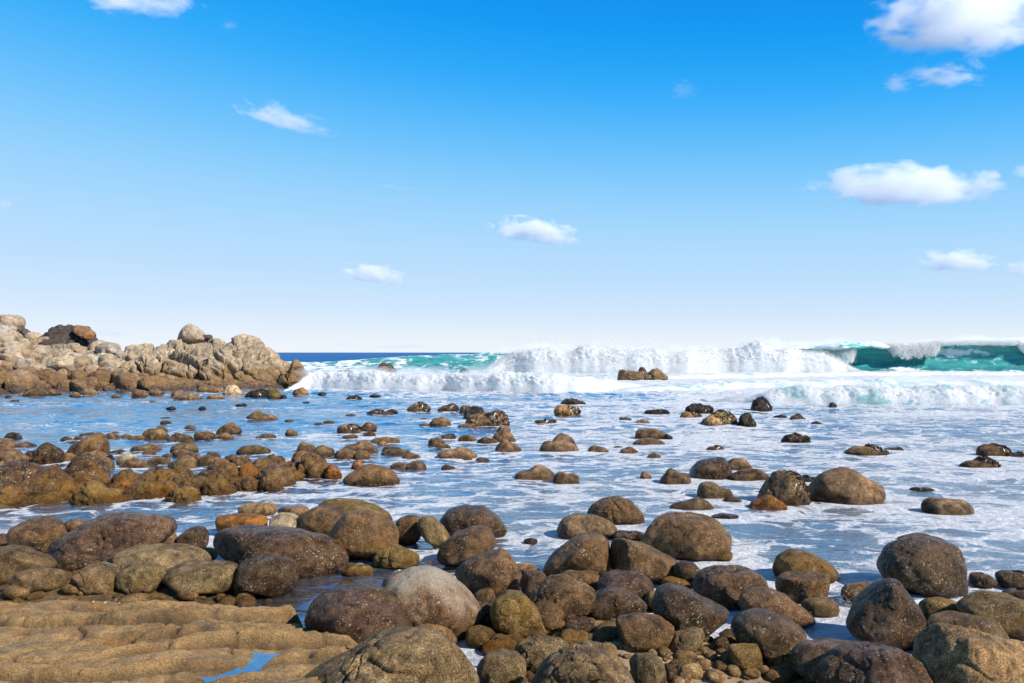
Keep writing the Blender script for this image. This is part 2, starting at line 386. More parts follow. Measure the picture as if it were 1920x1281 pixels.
# ------------------------------------------------------------------ terrain height
SHELF = np.array([(-12, 8.3), (-4.9, 7.75), (-3.4, 7.75), (-2.6, 7.55), (-1.95, 7.2), (-1.55, 6.6), (-1.0, 6.25), (-.3, 5.6), (.4, 5.15), (1.2, 4.95), (4, 4.2), (12, 3.0)])
def shelf_edge(X): return np.interp(X, SHELF[:, 0], SHELF[:, 1])
PUD = [  # pools left on the shelf: (polyline world XY, width, level)
]
def gauss(X, Y, cx, cy, sx, sy): return np.exp(-((X-cx)/sx)**2-((Y-cy)/sy)**2)
def strata(X, Y):
    Yr = Y-.30*X-.03*X*X
    w = fbm(xyz(X*.5, Yr*.8, 0), 3)
    s = Yr/.46 + .55*w + .10*fbm(xyz(X*1.3, Yr*5.0, 4), 3)
    k = np.floor(s); fr = s-k
    rnd = (np.sin(k*12.9898)*43758.5453) % 1
    saw = np.where(fr < .09, np.sin(fr/.09*math.pi/2)**.6, 1-((fr-.09)/.91)**1.3)
    mod = np.clip(.75+1.0*perlin(xyz(X*.7+k*3, 0, 8)), .15, 1.3)
    amp = (.04+.085*rnd)*mod
    crev = (np.exp(-((fr-0.0)/.04)**2) + np.exp(-((fr-1.0)/.07)**2))*np.clip(mod*1.2, .2, 1)
    q = xyz(X*.8+.6*w, Yr*2.8, 5); cr = np.exp(-(np.abs(perlin(q))/.045)**2)*(perlin(q*.5+7) > -.1)
    q2 = xyz(X*2.2-Y*.9, Y*1.0, 15); cr2 = np.exp(-(np.abs(perlin(q2))/.03)**2)*(perlin(q2*.4+3) > .15)
    crev = np.clip(crev+.6*cr+.6*cr2, 0, 1)
    pits = -.016*np.clip(1-np.abs(perlin(xyz(X*4, Yr*9, 2)))/.12, 0, 1)
    rough = .030*fbm(xyz(X*1.0, Yr*4.5, 6), 3, .6)+.010*fbm(xyz(X*6, Y*9, 16), 4, .6)+pits
    return saw*amp+rough, crev
POOLS = [(px(455, 1215, 5.35), px(510, 1178, 5.75)), (px(385, 1232, 5.2), px(455, 1213, 5.38)), (px(905, 1285, 5.3), px(890, 1245, 5.75)), (px(1015, 1285, 5.35), px(1045, 1238, 5.8))]
def segd(X, Y, a, b):
    ax, ay = a[0], a[1]; bx, by = b[0]-ax, b[1]-ay
    t = np.clip(((X-ax)*bx+(Y-ay)*by)/(bx*bx+by*by), 0, 1)
    return np.hypot(X-ax-t*bx, Y-ay-t*by)
def terrain(X, Y, full=False):
    X = np.asarray(X, float).ravel(); Y = np.asarray(Y, float).ravel()
    e = shelf_edge(X) + .12*fbm(xyz(X*1.3, Y*1.3, 2), 2)
    sh = 1-sstep(-.28, .12, Y-e)
    sea = -.12 - .045*np.clip(Y-7.5, 0, 60) - .2*sstep(.5, 4, X)*sstep(6, 8, Y)
    sea = np.maximum(sea, -3.0)
    # banks under the boulder piles
    bank = .27*gauss(X, Y, -4.2, 8.4, 2.0, .9) + .22*gauss(X, Y, 1.35, 6.3, 1.3, .8) + .14*gauss(X, Y, .6, 7.3, 1.0, 1.0) + (.30+.02*(Y-9))*gauss(X, Y, -8.6, 12.9, 1.0, .7)*1.3
    sea = sea + bank
    n = fbm(xyz(X*.9, Y*.9, 7), 4)
    top = .17 + .10*np.clip(7.4-Y, 0, 8) + .05*n
    top = top - .20*sstep(-1.3, .6, X)                # the shelf steps down to the right
    st, cv = strata(X, Y)
    z = sea + .03*fbm(xyz(X*2.5, Y*2.5, 9), 3)
    zt = top + st*(1-.6*sstep(6.9, 7.7, Y)) - .03 - .08*cv
    z = z*(1-sh) + zt*sh
    d = np.min([segd(X, Y, a, b) for a, b in POOLS], axis=0)
    z = z*(1-np.exp(-(d/.10)**2)*sh) + np.exp(-(d/.10)**2)*sh*(top-.07)
    z = z + .008*fbm(xyz(X*9, Y*9, 1), 3)
    if not full: return z
    sand = np.clip(1.5*gauss(X, Y, 1.35, 6.05, .95, .75)-.25, 0, 1)*(1-sh) + 0*X
    damp = np.clip(np.exp(-(d/.16)**2) + (1-sstep(.0, .10, z)), 0, 1)
    return z, sh, np.clip(sand, 0, 1), np.clip(cv, 0, 1)*sh, damp
def gz(x, y): return float(terrain([x], [y])[0])

def polar(r0, knots, a0, a1, nc):
    rs = [r0]
    while rs[-1] < knots[-1][0]:
        r = rs[-1]
        k = next(k for lim, k in knots if r < lim)
        rs.append(r*(1+k))
    rs = np.array(rs); an = np.linspace(R(a0), R(a1), nc)
    RR, AA = np.meshgrid(rs, an, indexing='ij')
    return RR*np.sin(AA), RR*np.cos(AA), len(rs), nc

X, Y, nr, nc = polar(1.2, [(3.5, .02), (9.0, .0030), (16, .01), (60, .03), (30000, .12)], -62, 62, 1050)
z, sh, sand, cv, damp = terrain(X, Y, True)
me = mesh_np('ground', np.stack([X.ravel(), Y.ravel(), z], 1), grid_faces(nr, nc)[:, ::-1])
attr(me, 'shelf', sh); attr(me, 'sand', sand); attr(me, 'crevice_shade', cv); attr(me, 'damp', damp)
tag(link('ground', me, M_GROUND), kind='structure')

# ------------------------------------------------------------------ water
X, Y, nr, nc = polar(4.6, [(12, .008), (130, .0055), (600, .02), (30000, .06)], -58, 58, 640)
Xf, Yf = X.ravel(), Y.ravel(); D = np.hypot(Xf, Yf)
PX = 960+F*Xf/np.maximum(Yf, .1); PY = HZ+F*CAM_H/np.maximum(Yf, .1)   # where the photo shows this patch of sea: used only to recall its foam cover
amp = .012+.045*sstep(10, 30, Yf)+.10*sstep(36, 60, Yf)+.15*sstep(80, 200, Yf)
q = xyz(Xf, Yf, 0)
zw = amp*(fbm(q*(.5, .9, 1), 3) + .5*fbm(q*(1.7, 2.6, 1)+5, 3)*(1-.6*sstep(60, 200, Yf)))
sw = np.sin((Yf+.10*Xf+1.5*fbm(q*.06, 2))*2*math.pi/9.0); zw += .05*sstep(14, 30, Yf)*(1-sstep(45, 60, Yf))*sw
zw += .25*sstep(120, 160, Yf)*(1-sstep(800, 3000, Yf))*np.sin((Yf+.3*Xf)*2*math.pi/23+2*fbm(q*.02, 2))
tg = terrain(Xf, np.minimum(Yf, 70)); depth = np.clip(-tg, 0, 10)
# foam coverage laid out over the bay in metres
right = sstep(-2.5, 3.5, Xf*12/np.maximum(Yf, 3))
cov = .45 + .11*right
cov = np.where(Yf > 60, .5+.12*sstep(-10, 20, Xf), cov)
cov -= .13*(1-sstep(-.30, -.06, Xf/Yf))*sstep(16, 24, Yf)*(1-sstep(50, 57, Yf))   # calmer blue water off the headland
cov -= .06*(1-sstep(-.1, .15, Xf/Yf))*sstep(22, 30, Yf)*(1-sstep(45, 52, Yf))
cov += .12*gauss(Xf/Yf, Yf, -.35, 12.5, .28, 1.8)
cov += .16*sstep(.12, .25, Xf/Yf)*sstep(34, 42, Yf)*(1-sstep(98, 108, Yf))
cov += .17*sstep(-.27, -.2, Xf/Yf)*sstep(48, 53, Yf)*(1-sstep(70, 98, Yf))
cov += .10*gauss(Xf, Yf, 3.4, 6.6, 1.6, .9)
cov -= .35*gauss(Xf, Yf, -1.7, 8.4, .9, .6) + .35*sstep(-1.0, -2.0, Xf)*(1-sstep(8.2, 9.4, Yf))
cov = np.where(Yf > 112, .18-.18*sstep(112, 135, Yf), cov)
cov += .22*fbm(q*(.10, .22, 1)+3, 2)*(Yf < 112)
teal = sstep(38, 62, Yf)*(1-sstep(108, 150, Yf))*(.65+.35*sstep(-.1, .2, Xf/Yf)); teal = np.maximum(teal, .35*sstep(.0, .3, Xf/Yf)*sstep(24, 40, Yf)*(Yf < 60))
milk = np.clip(.8*sstep(-.2, .25, Xf/Yf)*(1-sstep(20, 46, Yf)) + .6*(1-sstep(11, 18, Yf)), 0, .9)
shal = np.exp(-np.clip(depth, 0, 5)/.30)*.95
far = sstep(70, 160, Yf)
cov0 = cov.copy(); wrows, wcols = nr, nc
me = water_me = mesh_np('sea_water', np.stack([Xf, Yf, zw], 1), grid_faces(nr, nc)[:, ::-1])
for k_, v_ in (('foam', np.clip(cov, 0, 1)), ('teal', teal), ('milk', milk), ('shallow', shal), ('far', far)): attr(me, k_, v_)
tag(link('sea_water', me, M_WATER), kind='structure')

# ------------------------------------------------------------------ boulders
ICO = {}
def ico(level):
    if level not in ICO:
        bm = bmesh.new(); bmesh.ops.create_icosphere(bm, subdivisions=level, radius=1)
        ICO[level] = (np.array([v.co[:] for v in bm.verts]), np.array([[v.index for v in f.verts] for f in bm.faces])); bm.free()
    return ICO[level]
def outline_r(pts):
    """closed outline (N,2) about its centre -> smooth radius table over angle"""
    pts = np.asarray(pts, float); nxt = np.roll(pts, -1, 0)
    dense = np.concatenate([pts+(nxt-pts)*t for t in np.linspace(0, 1, 24, endpoint=False)])
    th = np.arctan2(dense[:, 1], dense[:, 0]); r = np.hypot(dense[:, 0], dense[:, 1])
    tab = np.zeros(180); ang = (np.arange(180)+.5)/180*2*math.pi-math.pi
    for i, a in enumerate(ang):
        d = np.abs((th-a+math.pi) % (2*math.pi)-math.pi); w = np.exp(-(d/.10)**2)
        tab[i] = (w*r).sum()/max(w.sum(), 1e-9) if w.sum() > 1e-6 else r[d.argmin()]
    return ang, tab
def rock_mesh(ang, tab, dep, level, seed, rough=1.0, box=.82, cuts=4, cut_amt=.12, cells=0):
    V, T = ico(level); u, w_, v = V[:, 0], V[:, 1], V[:, 2]
    th = np.arctan2(v, u); rho = np.hypot(u, v)
    r = np.interp(th, np.r_[ang[-1]-2*math.pi, ang, ang[0]+2*math.pi], np.r_[tab[-1], tab, tab[0]])
    rm = tab.mean(); blend = sstep(.15, .8, rho); r = rm*(1-blend)+r*blend
    rr = rho**box
    P = np.stack([np.cos(th)*rr*r, np.sign(w_)*np.abs(w_)**box*dep, np.sin(th)*rr*r], 1)
    sz = rm; rg = np.random.default_rng(seed)
    # worn flats facing outwards
    for _ in range(cuts):
        n = rg.normal(size=3); n[1] = -abs(n[1])*1.1-.2 if rg.random() < .8 else n[1]; n /= np.linalg.norm(n)
        s = P@n; lim = s.max()*(1-cut_amt*rg.uniform(.4, 1.8)); k = .045*s.max()
        ex = s-lim; soft = k*np.log1p(np.exp(np.clip(ex/k, -30, 30)))
        P = P - .85*np.outer(soft, n)
    nn = P/np.maximum(np.linalg.norm(P, axis=1), 1e-6)[:, None]
    q = P/sz + seed*3.17
    d = .10*fbm(q*.9, 2)+.022*fbm(q*2.7+4, 3)-.035*np.clip(1-np.abs(perlin(q*1.6+3))/.05, 0, 1)*(perlin(q*.9+8) > .12)+.008*fbm(q*8+2, 3)
    if cells:
        d = d - .10*np.exp(-(np.abs(perlin(q*1.3+9))/.06)**2)*cells - .05*np.exp(-(np.abs(perlin(q*2.4+1))/.05)**2)*cells
    P = P + nn*(d*sz*rough)[:, None]
    return mesh_np('boulder', P, T, quads=False)
def px_outline(x0, y0, x1, y1, peak=.5, p=2.2, q=2.0, low=.35):
    """outline of a rock awash: profile above the waterline y1, a shallow keel below it"""
    W_, H_ = x1-x0, max(y1-y0, 2); xp = x0+W_*peak; pts = []
    for t in np.linspace(0, math.pi, 19):
        c = -math.cos(t); half = (x1-xp) if c > 0 else (xp-x0)
        hh = (1-abs(c)**p)**(1/q) if abs(c) < 1 else 0
        pts.append((xp+c*half, y1-H_*hh))
    for t in np.linspace(0, math.pi, 15)[1:-1]:
        c = math.cos(t); pts.append(((x0+x1)/2+c*W_*.48, y1+math.sin(t)*H_*low))
    return pts
TONES = {  # tint, barnacles
 'b': ((.155, .083, .034), .9), 'd': ((.082, .045, .020), .95), 'p': ((.098, .054, .026), .9), 't': ((.33, .19, .078), .7),
 'g': ((.190, .122, .056), .8), 'o': ((.26, .100, .020), .6), 'w': ((.46, .34, .20), .8), 'y': ((.180, .112, .034), .8), 'k': ((.045, .031, .024), .4), 'm': ((.200, .122, .060), .25)}
count = [0]
LAND = []       # (px centre, base, short name) of the rocks other labels refer to
ALLR = []
def boulder(pts, base, tone, label, algae=0, level=5, zbase=None, dk=1.0, group='boulders along the shore', name='boulder', mat=None, rough=1.0, cells=0, inwater=False, lift=0):
    pts = np.asarray(pts, float); count[0] += 1
    x0, x1, y0, y1 = pts[:, 0].min(), pts[:, 0].max(), pts[:, 1].min(), pts[:, 1].max()
    cx = (x0+x1)/2; zb = 0.0; Yg = F*CAM_H/(base-HZ)
    if zbase is None:
        for _ in range(6):
            zb = max(gz((cx-960)/F*Yg, Yg), 0.0) + lift; Yg = F*(CAM_H-zb)/(base-HZ)
    else: zb = zbase; Yg = F*(CAM_H-zb)/(base-HZ)
    wm = (x1-x0)/F*Yg; hm = (y1-y0)/F*Yg
    dep = min(.5*wm, .55*math.sqrt(wm*max(hm, wm*.35)))*dk
    Yc = Yg + dep*(.88 if inwater else .6)
    ctr = np.array([(x0+x1)/2, base if inwater else (y0+y1)/2])
    m_ = Yc/F; loc = ((ctr[0]-960)*m_, Yc, CAM_H-(ctr[1]-HZ)*m_)
    if inwater: loc = (loc[0], Yc, 0.0)
    loc_py = HZ+(CAM_H-loc[2])/m_
    rel = np.stack([(pts[:, 0]-ctr[0])*m_, -(pts[:, 1]-loc_py)*m_], 1)
    if inwater:
        up = rel[:, 1] > 0
        lowm = pts[:, 1] >= base-1e-6
        rel[lowm, 1] = -np.abs(pts[lowm, 1]-base)*m_ - .01*wm
    ang, tab = outline_r(rel)
    tint, barn = TONES[tone]; rg = random.Random(count[0]*13)
    me = rock_mesh(ang, tab, dep, level, count[0], rough, cells=cells, cuts=7 if not inwater else 4, cut_amt=.15 if not inwater else .10)
    o = link(name, me, mat or M_ROCK, loc=loc)
    k = rg.uniform(.86, 1.12)*(1.0 if inwater else .86); o.color = (tint[0]*k, tint[1]*k*rg.uniform(.96, 1.04), tint[2]*k*rg.uniform(.92, 1.08), barn*rg.uniform(.7, 1.15))
    o['algae'] = float(algae); o['bleach'] = 1.0 if 'bleached white' in label else 0.0; o['gloss'] = 1.0 if tone == 'p' else .8 if tone == 'd' else .35 if tone in 'b' else .1
    tag(o, label, 'boulder' if wm > .35 else 'rock', group); ALLR.append((o, cx, base, x1-x0, base-y0, Yc))
    return o
def box_pts(x0, y0, x1, y1, n=2.6, skew=0.0, tilt=0.0):
    cx, cy, a, b = (x0+x1)/2, (y0+y1)/2, (x1-x0)/2, (y1-y0)/2; pts = []
    for t in np.linspace(0, 2*math.pi, 22, endpoint=False):
        c, s = math.cos(t), math.sin(t)
        X_ = a*math.copysign(abs(c)**(2/n), c); Y_ = -b*math.copysign(abs(s)**(2/n), s)
        X_ += skew*a*(-Y_/b)*(.5 if abs(c) < .9 else .2); Y_ += tilt*b*(X_/a)*.5
        pts.append((cx+np.clip(X_, -a, a), cy+np.clip(Y_, -b, b)))
    return pts

FORE = [  # (outline or box, base y or None, tone, algae, label)
 ([(20,1020),(30,990),(50,975),(75,972),(105,980),(118,1000),(115,1035),(95,1050),(40,1045)], 1052,'b',.2,'rounded squarish brown boulder left of the big purple-brown boulder at the left edge'),
 ((-18,1002,18,1030),1034,'d',0,'small dark rock cut by the left edge of the photo above the grey boulder'),
 ([(-45,1040),(0,1027),(40,1033),(80,1048),(96,1062),(85,1080),(50,1092),(0,1097),(-45,1095)],1096,'g',.3,'grey-brown boulder cut by the left edge, tapering to a point on its right'),
 ([(96,1045),(105,1020),(130,1000),(160,980),(195,967),(260,970),(305,976),(320,990),(315,1010),(270,1030),(215,1035),(180,1060),(140,1073),(105,1068)],1076,'p',0,'largest purple-brown boulder on the left, sloping up to a broad shiny top'),
 ((121,975,163,1012),1040,'b',0,'small brown boulder peeping out behind the big purple-brown boulder'),
 ([(270,1032),(285,1010),(308,992),(325,1000),(338,1020),(336,1034),(300,1036)],1046,'g',.9,'small triangular pale boulder with a green algae side behind the long grey one'),
 ((335,989,388,1036),1046,'d',0,'round dark boulder left of the long dark whale-shaped boulder'),
 ([(201,1062),(212,1044),(240,1030),(290,1026),(350,1030),(384,1042),(390,1060),(370,1074),(300,1082),(220,1082)],1088,'g',0,'long low grey boulder lying behind the row at the edge of the rock shelf'),
 ((24,1069,119,1112),1113,'g',.15,'flat leaf-shaped striped grey boulder at the left end of the shelf row'),
 ([(121,1095),(135,1078),(160,1064),(190,1057),(212,1066),(224,1090),(220,1112),(180,1113),(150,1112),(128,1106)],1114,'g',.2,'humped grey boulder between the leaf-shaped one and the egg-shaped one'),
 ((224,1061,310,1112),1114,'g',0,'egg-shaped speckled boulder, middle one of the row on the shelf edge'),
 ([(300,1095),(318,1072),(345,1058),(400,1056),(438,1060),(447,1080),(442,1105),(410,1114),(350,1116),(315,1110)],1117,'g',0,'loaf-shaped speckled boulder with blunt right end in the row on the shelf edge'),
 ([(443,1080),(455,1055),(480,1045),(520,1045),(548,1055),(559,1080),(552,1108),(525,1120),(480,1119),(452,1108)],1122,'d',.1,'dark barrel-shaped boulder at the right end of the row on the shelf edge'),
 ((366,1028,407,1057),1062,'t',0,'small tan knobbly rock wedged above the loaf-shaped boulder'),
 ([(395,1012),(410,995),(450,991),(500,994),(560,1002),(610,1016),(640,1034),(653,1055),(640,1072),(600,1080),(550,1080),(500,1066),(450,1055),(400,1042)],1084,'d',0,'long dark whale-shaped boulder with a wet shiny back above the barrel-shaped one'),
 ((398,966,506,1000),1006,'o',.0,'low dark boulder with a rusty front just behind the whale-shaped boulder'),
 ([(505,975),(520,963),(545,965),(570,980),(577,1003),(550,1010),(515,1003)],1010,'w',0,'pale grey boulder standing out among brown ones behind the whale-shaped boulder'),
 ((448,944,520,968),968,'t',0,'flat pinkish boulder awash at the water edge above the pale grey boulder'),
 ((519,950,580,974),974,'m',0,'low reddish-brown boulder right of the flat pinkish one at the water edge'),
 ([(554,975),(575,960),(600,952),(625,954),(643,970),(640,995),(610,1012),(575,1005)],1014,'b',.3,'rounded brown boulder below the long olive boulder with a dark hollow under it'),
 ([(598,945),(625,938),(670,940),(705,950),(730,968),(737,985),(700,990),(650,985),(610,970)],988,'y',.6,'long olive-topped boulder furthest back in the left pile'),
 ([(612,1010),(630,985),(652,965),(690,964),(720,975),(744,995),(746,1020),(735,1040),(700,1052),(650,1048),(620,1030)],1054,'b',.6,'large boulder with a green algae foot right of the whale-shaped boulder'),
 ((737,968,790,1025),1024,'b',0,'upright rounded brown boulder beside the large green-footed boulder'),
 ([(784,985),(795,970),(812,971),(830,990),(846,1015),(845,1028),(815,1031),(797,1015)],1032,'g',0,'leaning tapered boulder between the upright brown one and the black-backed one'),
 ([(827,980),(840,960),(870,949),(905,952),(935,972),(947,995),(940,1010),(900,1014),(850,1012),(830,1000)],1014,'d',.1,'large dark domed boulder with foam behind it, furthest back in the centre pile'),
 ([(817,1055),(825,1030),(850,1005),(885,991),(912,990),(928,1010),(934,1028),(900,1048),(870,1060),(840,1068)],1068,'b',.1,'smooth brown boulder leaning in front of the large dark domed one'),
 ([(692,1055),(708,1035),(735,1023),(760,1032),(787,1048),(775,1064),(735,1068),(700,1066)],1066,'y',.5,'low olive boulder in the stream right of the green-footed boulder'),
 ([(714,1105),(735,1085),(775,1073),(815,1073),(850,1088),(880,1115),(900,1145),(912,1170),(905,1192),(880,1205),(850,1202),(820,1190),(780,1165),(735,1135)],1206,'b',0,'largest boulder with a bleached white top beside the dark round one'),
 ([(571,1165),(585,1135),(620,1112),(665,1108),(710,1115),(745,1135),(765,1160),(773,1188),(750,1208),(700,1228),(650,1240),(610,1235),(580,1200)],1240,'d',0,'large dark round boulder speckled with barnacles resting on the golden rock shelf'),
 ([(772,1190),(790,1170),(815,1166),(840,1180),(857,1205),(850,1222),(800,1220)],1224,'t',0,'small pinkish boulder tucked under the bleached boulder'),
 ([(851,1080),(870,1062),(900,1045),(940,1033),(955,1040),(970,1065),(980,1095),(975,1112),(930,1120),(890,1120),(860,1098)],1120,'b',.0,'slanting brown boulder with a flat sloping top right of the bleached boulder'),
 ((889,1104,932,1134),1136,'g',.4,'small grey block below the slanting brown boulder'),
 ([(921,1150),(930,1125),(950,1114),(975,1115),(998,1135),(1020,1155),(1031,1180),(1020,1198),(985,1203),(945,1200),(927,1180)],1204,'y',.2,'olive boulder with a pale streak and folded lower lip in the centre'),
 ((998,1128,1058,1182),1184,'b',0,'rounded brown boulder nestled against the olive one with the folded lip'),
 ([(993,1130),(1005,1105),(1025,1086),(1060,1084),(1095,1100),(1116,1115),(1100,1142),(1070,1168),(1040,1172),(1010,1155)],1174,'b',0,'broad dark-shouldered boulder behind the olive one, pointing right'),
 ((976,1073,1026,1128),1130,'d',0,'upright dark boulder between the slanting brown one and the dark-shouldered one'),
 ((1047,1072,1128,1112),1114,'b',0,'low brown boulder in front of the left half of the twin mound'),
 ([(1018,1078),(1030,1050),(1060,1025),(1095,1007),(1125,1004),(1150,1020),(1154,1050),(1145,1082),(1100,1090),(1050,1088)],1092,'b',.1,'left half of the big twin mound, brown with a dark crown'),
 ([(1141,1062),(1148,1022),(1170,1008),(1200,1018),(1240,1038),(1277,1058),(1270,1082),(1240,1094),(1200,1093),(1160,1088)],1095,'b',.15,'right half of the big twin mound, sloping down to the right'),
 ((1122,1074,1227,1136),1138,'p',0,'smooth purple-brown domed boulder in front of the twin mound'),
 ([(1094,1150),(1110,1120),(1140,1103),(1165,1103),(1195,1120),(1214,1140),(1210,1158),(1170,1164),(1120,1165)],1166,'p',0,'dark boulder with an angular hollow below the purple-brown dome'),
 ([(1154,1180),(1160,1160),(1190,1154),(1235,1160),(1262,1175),(1266,1192),(1250,1212),(1205,1218),(1165,1208)],1219,'b',.4,'blocky brown boulder standing at the top of the sand patch'),
 ([(1224,1140),(1235,1110),(1255,1099),(1290,1107),(1330,1130),(1370,1153),(1379,1168),(1350,1188),(1320,1202),(1280,1192),(1240,1172)],1204,'d',.4,'large wedge-shaped dark boulder tapering to the right'),
 ([(1303,1105),(1315,1080),(1345,1065),(1390,1065),(1425,1080),(1445,1110),(1430,1135),(1380,1142),(1330,1135)],1142,'p',0,'broad reddish-brown boulder behind the wedge-shaped dark one'),
 ((1264,1055,1313,1104),1106,'d',0,'small dark boulder between the twin mound and the broad reddish-brown boulder'),
 ([(1388,1150),(1393,1125),(1410,1107),(1437,1105),(1470,1117),(1505,1140),(1528,1170),(1510,1180),(1470,1176),(1420,1170)],1182,'b',0,'sloping brown boulder resting on top of the barnacled egg-shaped one'),
 ([(1375,1190),(1382,1165),(1405,1152),(1440,1152),(1480,1166),(1510,1190),(1520,1218),(1500,1238),(1450,1243),(1400,1225)],1243,'d',.3,'dark egg-shaped boulder covered in barnacles right of the sand patch'),
 ([(1450,1075),(1462,1050),(1490,1034),(1525,1040),(1555,1058),(1576,1080),(1560,1094),(1500,1094),(1460,1090)],1093,'y',.5,'golden-brown ridged boulder in the foam behind a rounder brown one'),
 ((1460,1072,1558,1132),1132,'b',.1,'round brown boulder in front of the golden ridged boulder'),
 ((1504,1124,1572,1158),1156,'g',.3,'low wet rock with foam running over it below the round brown boulder'),
 ([(1202,1020),(1215,992),(1240,972),(1275,965),(1315,972),(1350,995),(1373,1025),(1365,1042),(1300,1050),(1235,1045),(1208,1035)],1049,'b',.25,'very large domed boulder, dark on its left, with a yellow-green twin behind it'),
 ([(1265,985),(1290,964),(1325,968),(1360,990),(1381,1014),(1370,1022),(1300,1020)],1022,'y',1.0,'yellow-green algae-covered rock showing behind the very large domed boulder'),
 ((1330,1034,1376,1052),1052,'y',.6,'small ragged olive rock at the right foot of the very large domed boulder'),
 ([(1656,1065),(1668,1035),(1700,1018),(1745,1014),(1790,1024),(1815,1050),(1822,1085),(1800,1110),(1760,1120),(1700,1112),(1665,1095)],1119,'d',.1,'biggest round dark boulder standing alone in the foam on the right'),
 ([(1591,1172),(1610,1145),(1640,1115),(1666,1091),(1690,1094),(1712,1120),(1725,1150),(1721,1200),(1700,1223),(1665,1218),(1620,1202),(1597,1186)],1224,'d',.1,'tall pointed dark boulder in the foam, flat-faced and leaning left'),
 ((1582,1096,1662,1140),1140,'b',.4,'low brown rock tucked behind the tall pointed dark boulder'),
 ((1729,1124,1800,1170),1168,'y',.3,'small smooth olive-brown boulder right of the tall pointed one'),
 ([(1802,1140),(1820,1125),(1855,1118),(1900,1120),(1935,1135),(1940,1180),(1905,1203),(1860,1195),(1820,1165)],1202,'g',.6,'greenish-grey dome-backed boulder at the right edge'),
 ([(1718,1215),(1730,1180),(1755,1162),(1800,1157),(1860,1165),(1885,1175),(1890,1200),(1870,1225),(1800,1235),(1730,1240)],1240,'b',.0,'long brown bean-shaped boulder between the olive-brown one and the tan one'),
 ([(1730,1260),(1745,1205),(1780,1188),(1840,1192),(1900,1210),(1960,1220),(1975,1290),(1930,1345),(1780,1345),(1735,1310)],1350,'t',.0,'big pale orange-tan boulder in the bottom right corner'),
 ([(1490,1235),(1510,1215),(1570,1210),(1630,1214),(1690,1225),(1690,1270),(1620,1305),(1530,1290),(1500,1265)],1310,'p',.0,'dark reddish boulder behind the bottom-edge dome'),
 ([(1535,1290),(1550,1245),(1590,1222),(1650,1215),(1700,1225),(1740,1255),(1765,1300),(1740,1350),(1580,1350)],1355,'p',.0,'purple-brown dome speckled with barnacles at the bottom edge left of the tan boulder'),
 ((1819,1073,1848,1100),1098,'b',.2,'smaller of two little rocks right of the biggest round boulder'),
 ((1826,1079,1869,1106),1105,'m',0,'rounder of two little rocks right of the biggest round boulder'),
 ((1872,1072,1935,1110),1108,'d',.4,'dark weedy rock at the right edge level with the biggest round boulder'),
 ((1881,1106,1940,1134),1132,'p',.0,'low purplish rock at the right edge below the dark weedy one'),
 ([(1099,965),(1110,948),(1130,937),(1160,934),(1190,944),(1209,970),(1200,983),(1150,986),(1110,980)],983,'b',.1,'domed brown boulder furthest out in the foam above the twin mound'),
 ([(1047,1000),(1055,978),(1075,965),(1110,966),(1145,978),(1165,995),(1150,1006),(1100,1012),(1055,1012)],1012,'m',.1,'smooth sloping boulder just left of the domed brown one above the twin mound'),
 ((1148,997,1210,1016),1016,'d',.0,'low flat wet rock left of the very large domed boulder'),
 ((982,1010,1008,1021),1021,'d',.0,'tiny dark rock awash in the channel right of the slanting stones'),
 ((962,1058,1012,1082),1082,'t',0,'flat tan rock in the channel behind the slanting brown boulder'),
 ([(1247,1215),(1265,1192),(1290,1182),(1315,1180),(1320,1195),(1305,1215),(1275,1224)],1226,'g',.2,'pale lumpy stone lying on the sand under the wedge-shaped boulder'),
 ([(1368,1215),(1400,1210),(1426,1211),(1433,1240),(1420,1260),(1385,1260),(1370,1240)],1262,'y',.3,'square olive-grey stone on the sand left of the barnacled egg-shaped boulder'),
 ((1243,1246,1269,1279),1280,'d',0,'small dark egg-shaped stone standing on the sand at the bottom'),
 ([(1180,1245),(1195,1228),(1220,1228),(1240,1245),(1250,1275),(1240,1300),(1195,1300)],1300,'g',.0,'pointed grey stone at the bottom edge left of the small dark egg-shaped stone'),
 ((1269,1246,1319,1276),1277,'t',0,'low reddish stone half buried in sand at the bottom edge'),
 ((1050,1186,1107,1215),1216,'y',1.0,'golden algae-covered stone between the olive boulder and the sand'),
 ((904,1202,976,1230),1231,'o',.8,'orange algae-covered stone below the olive boulder with the folded lip'),
 ([(962,1225),(980,1205),(1015,1198),(1055,1203),(1074,1222),(1060,1235),(1030,1240),(1010,1257),(985,1250)],1258,'g',.0,'curved grey-brown slab above the small blue pool at the bottom'),
 ([(896,1255),(910,1230),(940,1222),(970,1228),(986,1250),(985,1290),(930,1300),(905,1285)],1300,'g',.0,'mottled grey boulder at the bottom edge between two blue pools'),
 ([(985,1310),(1010,1265),(1040,1235),(1075,1218),(1110,1214),(1150,1225),(1180,1262),(1195,1310)],1325,'g',.0,'broad cracked grey outcrop at the bottom edge centre'),
 ([(520,1330),(590,1268),(650,1236),(700,1204),(755,1192),(810,1195),(850,1212),(888,1242),(895,1300),(860,1345),(640,1350)],1350,'g',.0,'wide cracked grey-green outcrop at the bottom edge in front of the dark round boulder'),
 ((1098,1190,1130,1212),1213,'g',0,'small grey stone right of the golden stone'),
 ((1285,1196,1316,1216),1217,'b',.2,'small brown stone behind the pale lumpy stone'),
 ((1338,1196,1366,1222),1222,'d',.2,'small dark stone wedged left of the barnacled egg-shaped boulder'),
 ((1440,1232,1500,1262),1262,'y',.5,'low golden stone in the foam under the barnacled egg-shaped boulder'),
 ((1210,1110,1246,1150),1150,'g',.4,'pale greenish stone in the gap left of the wedge-shaped boulder'),
 ((1240,1082,1296,1108),1108,'y',1.0,'mossy green stone below the right half of the twin mound'),
 ((640,1060,700,1082),1080,'y',.8,'submerged olive rock right of the end of the whale-shaped boulder'),
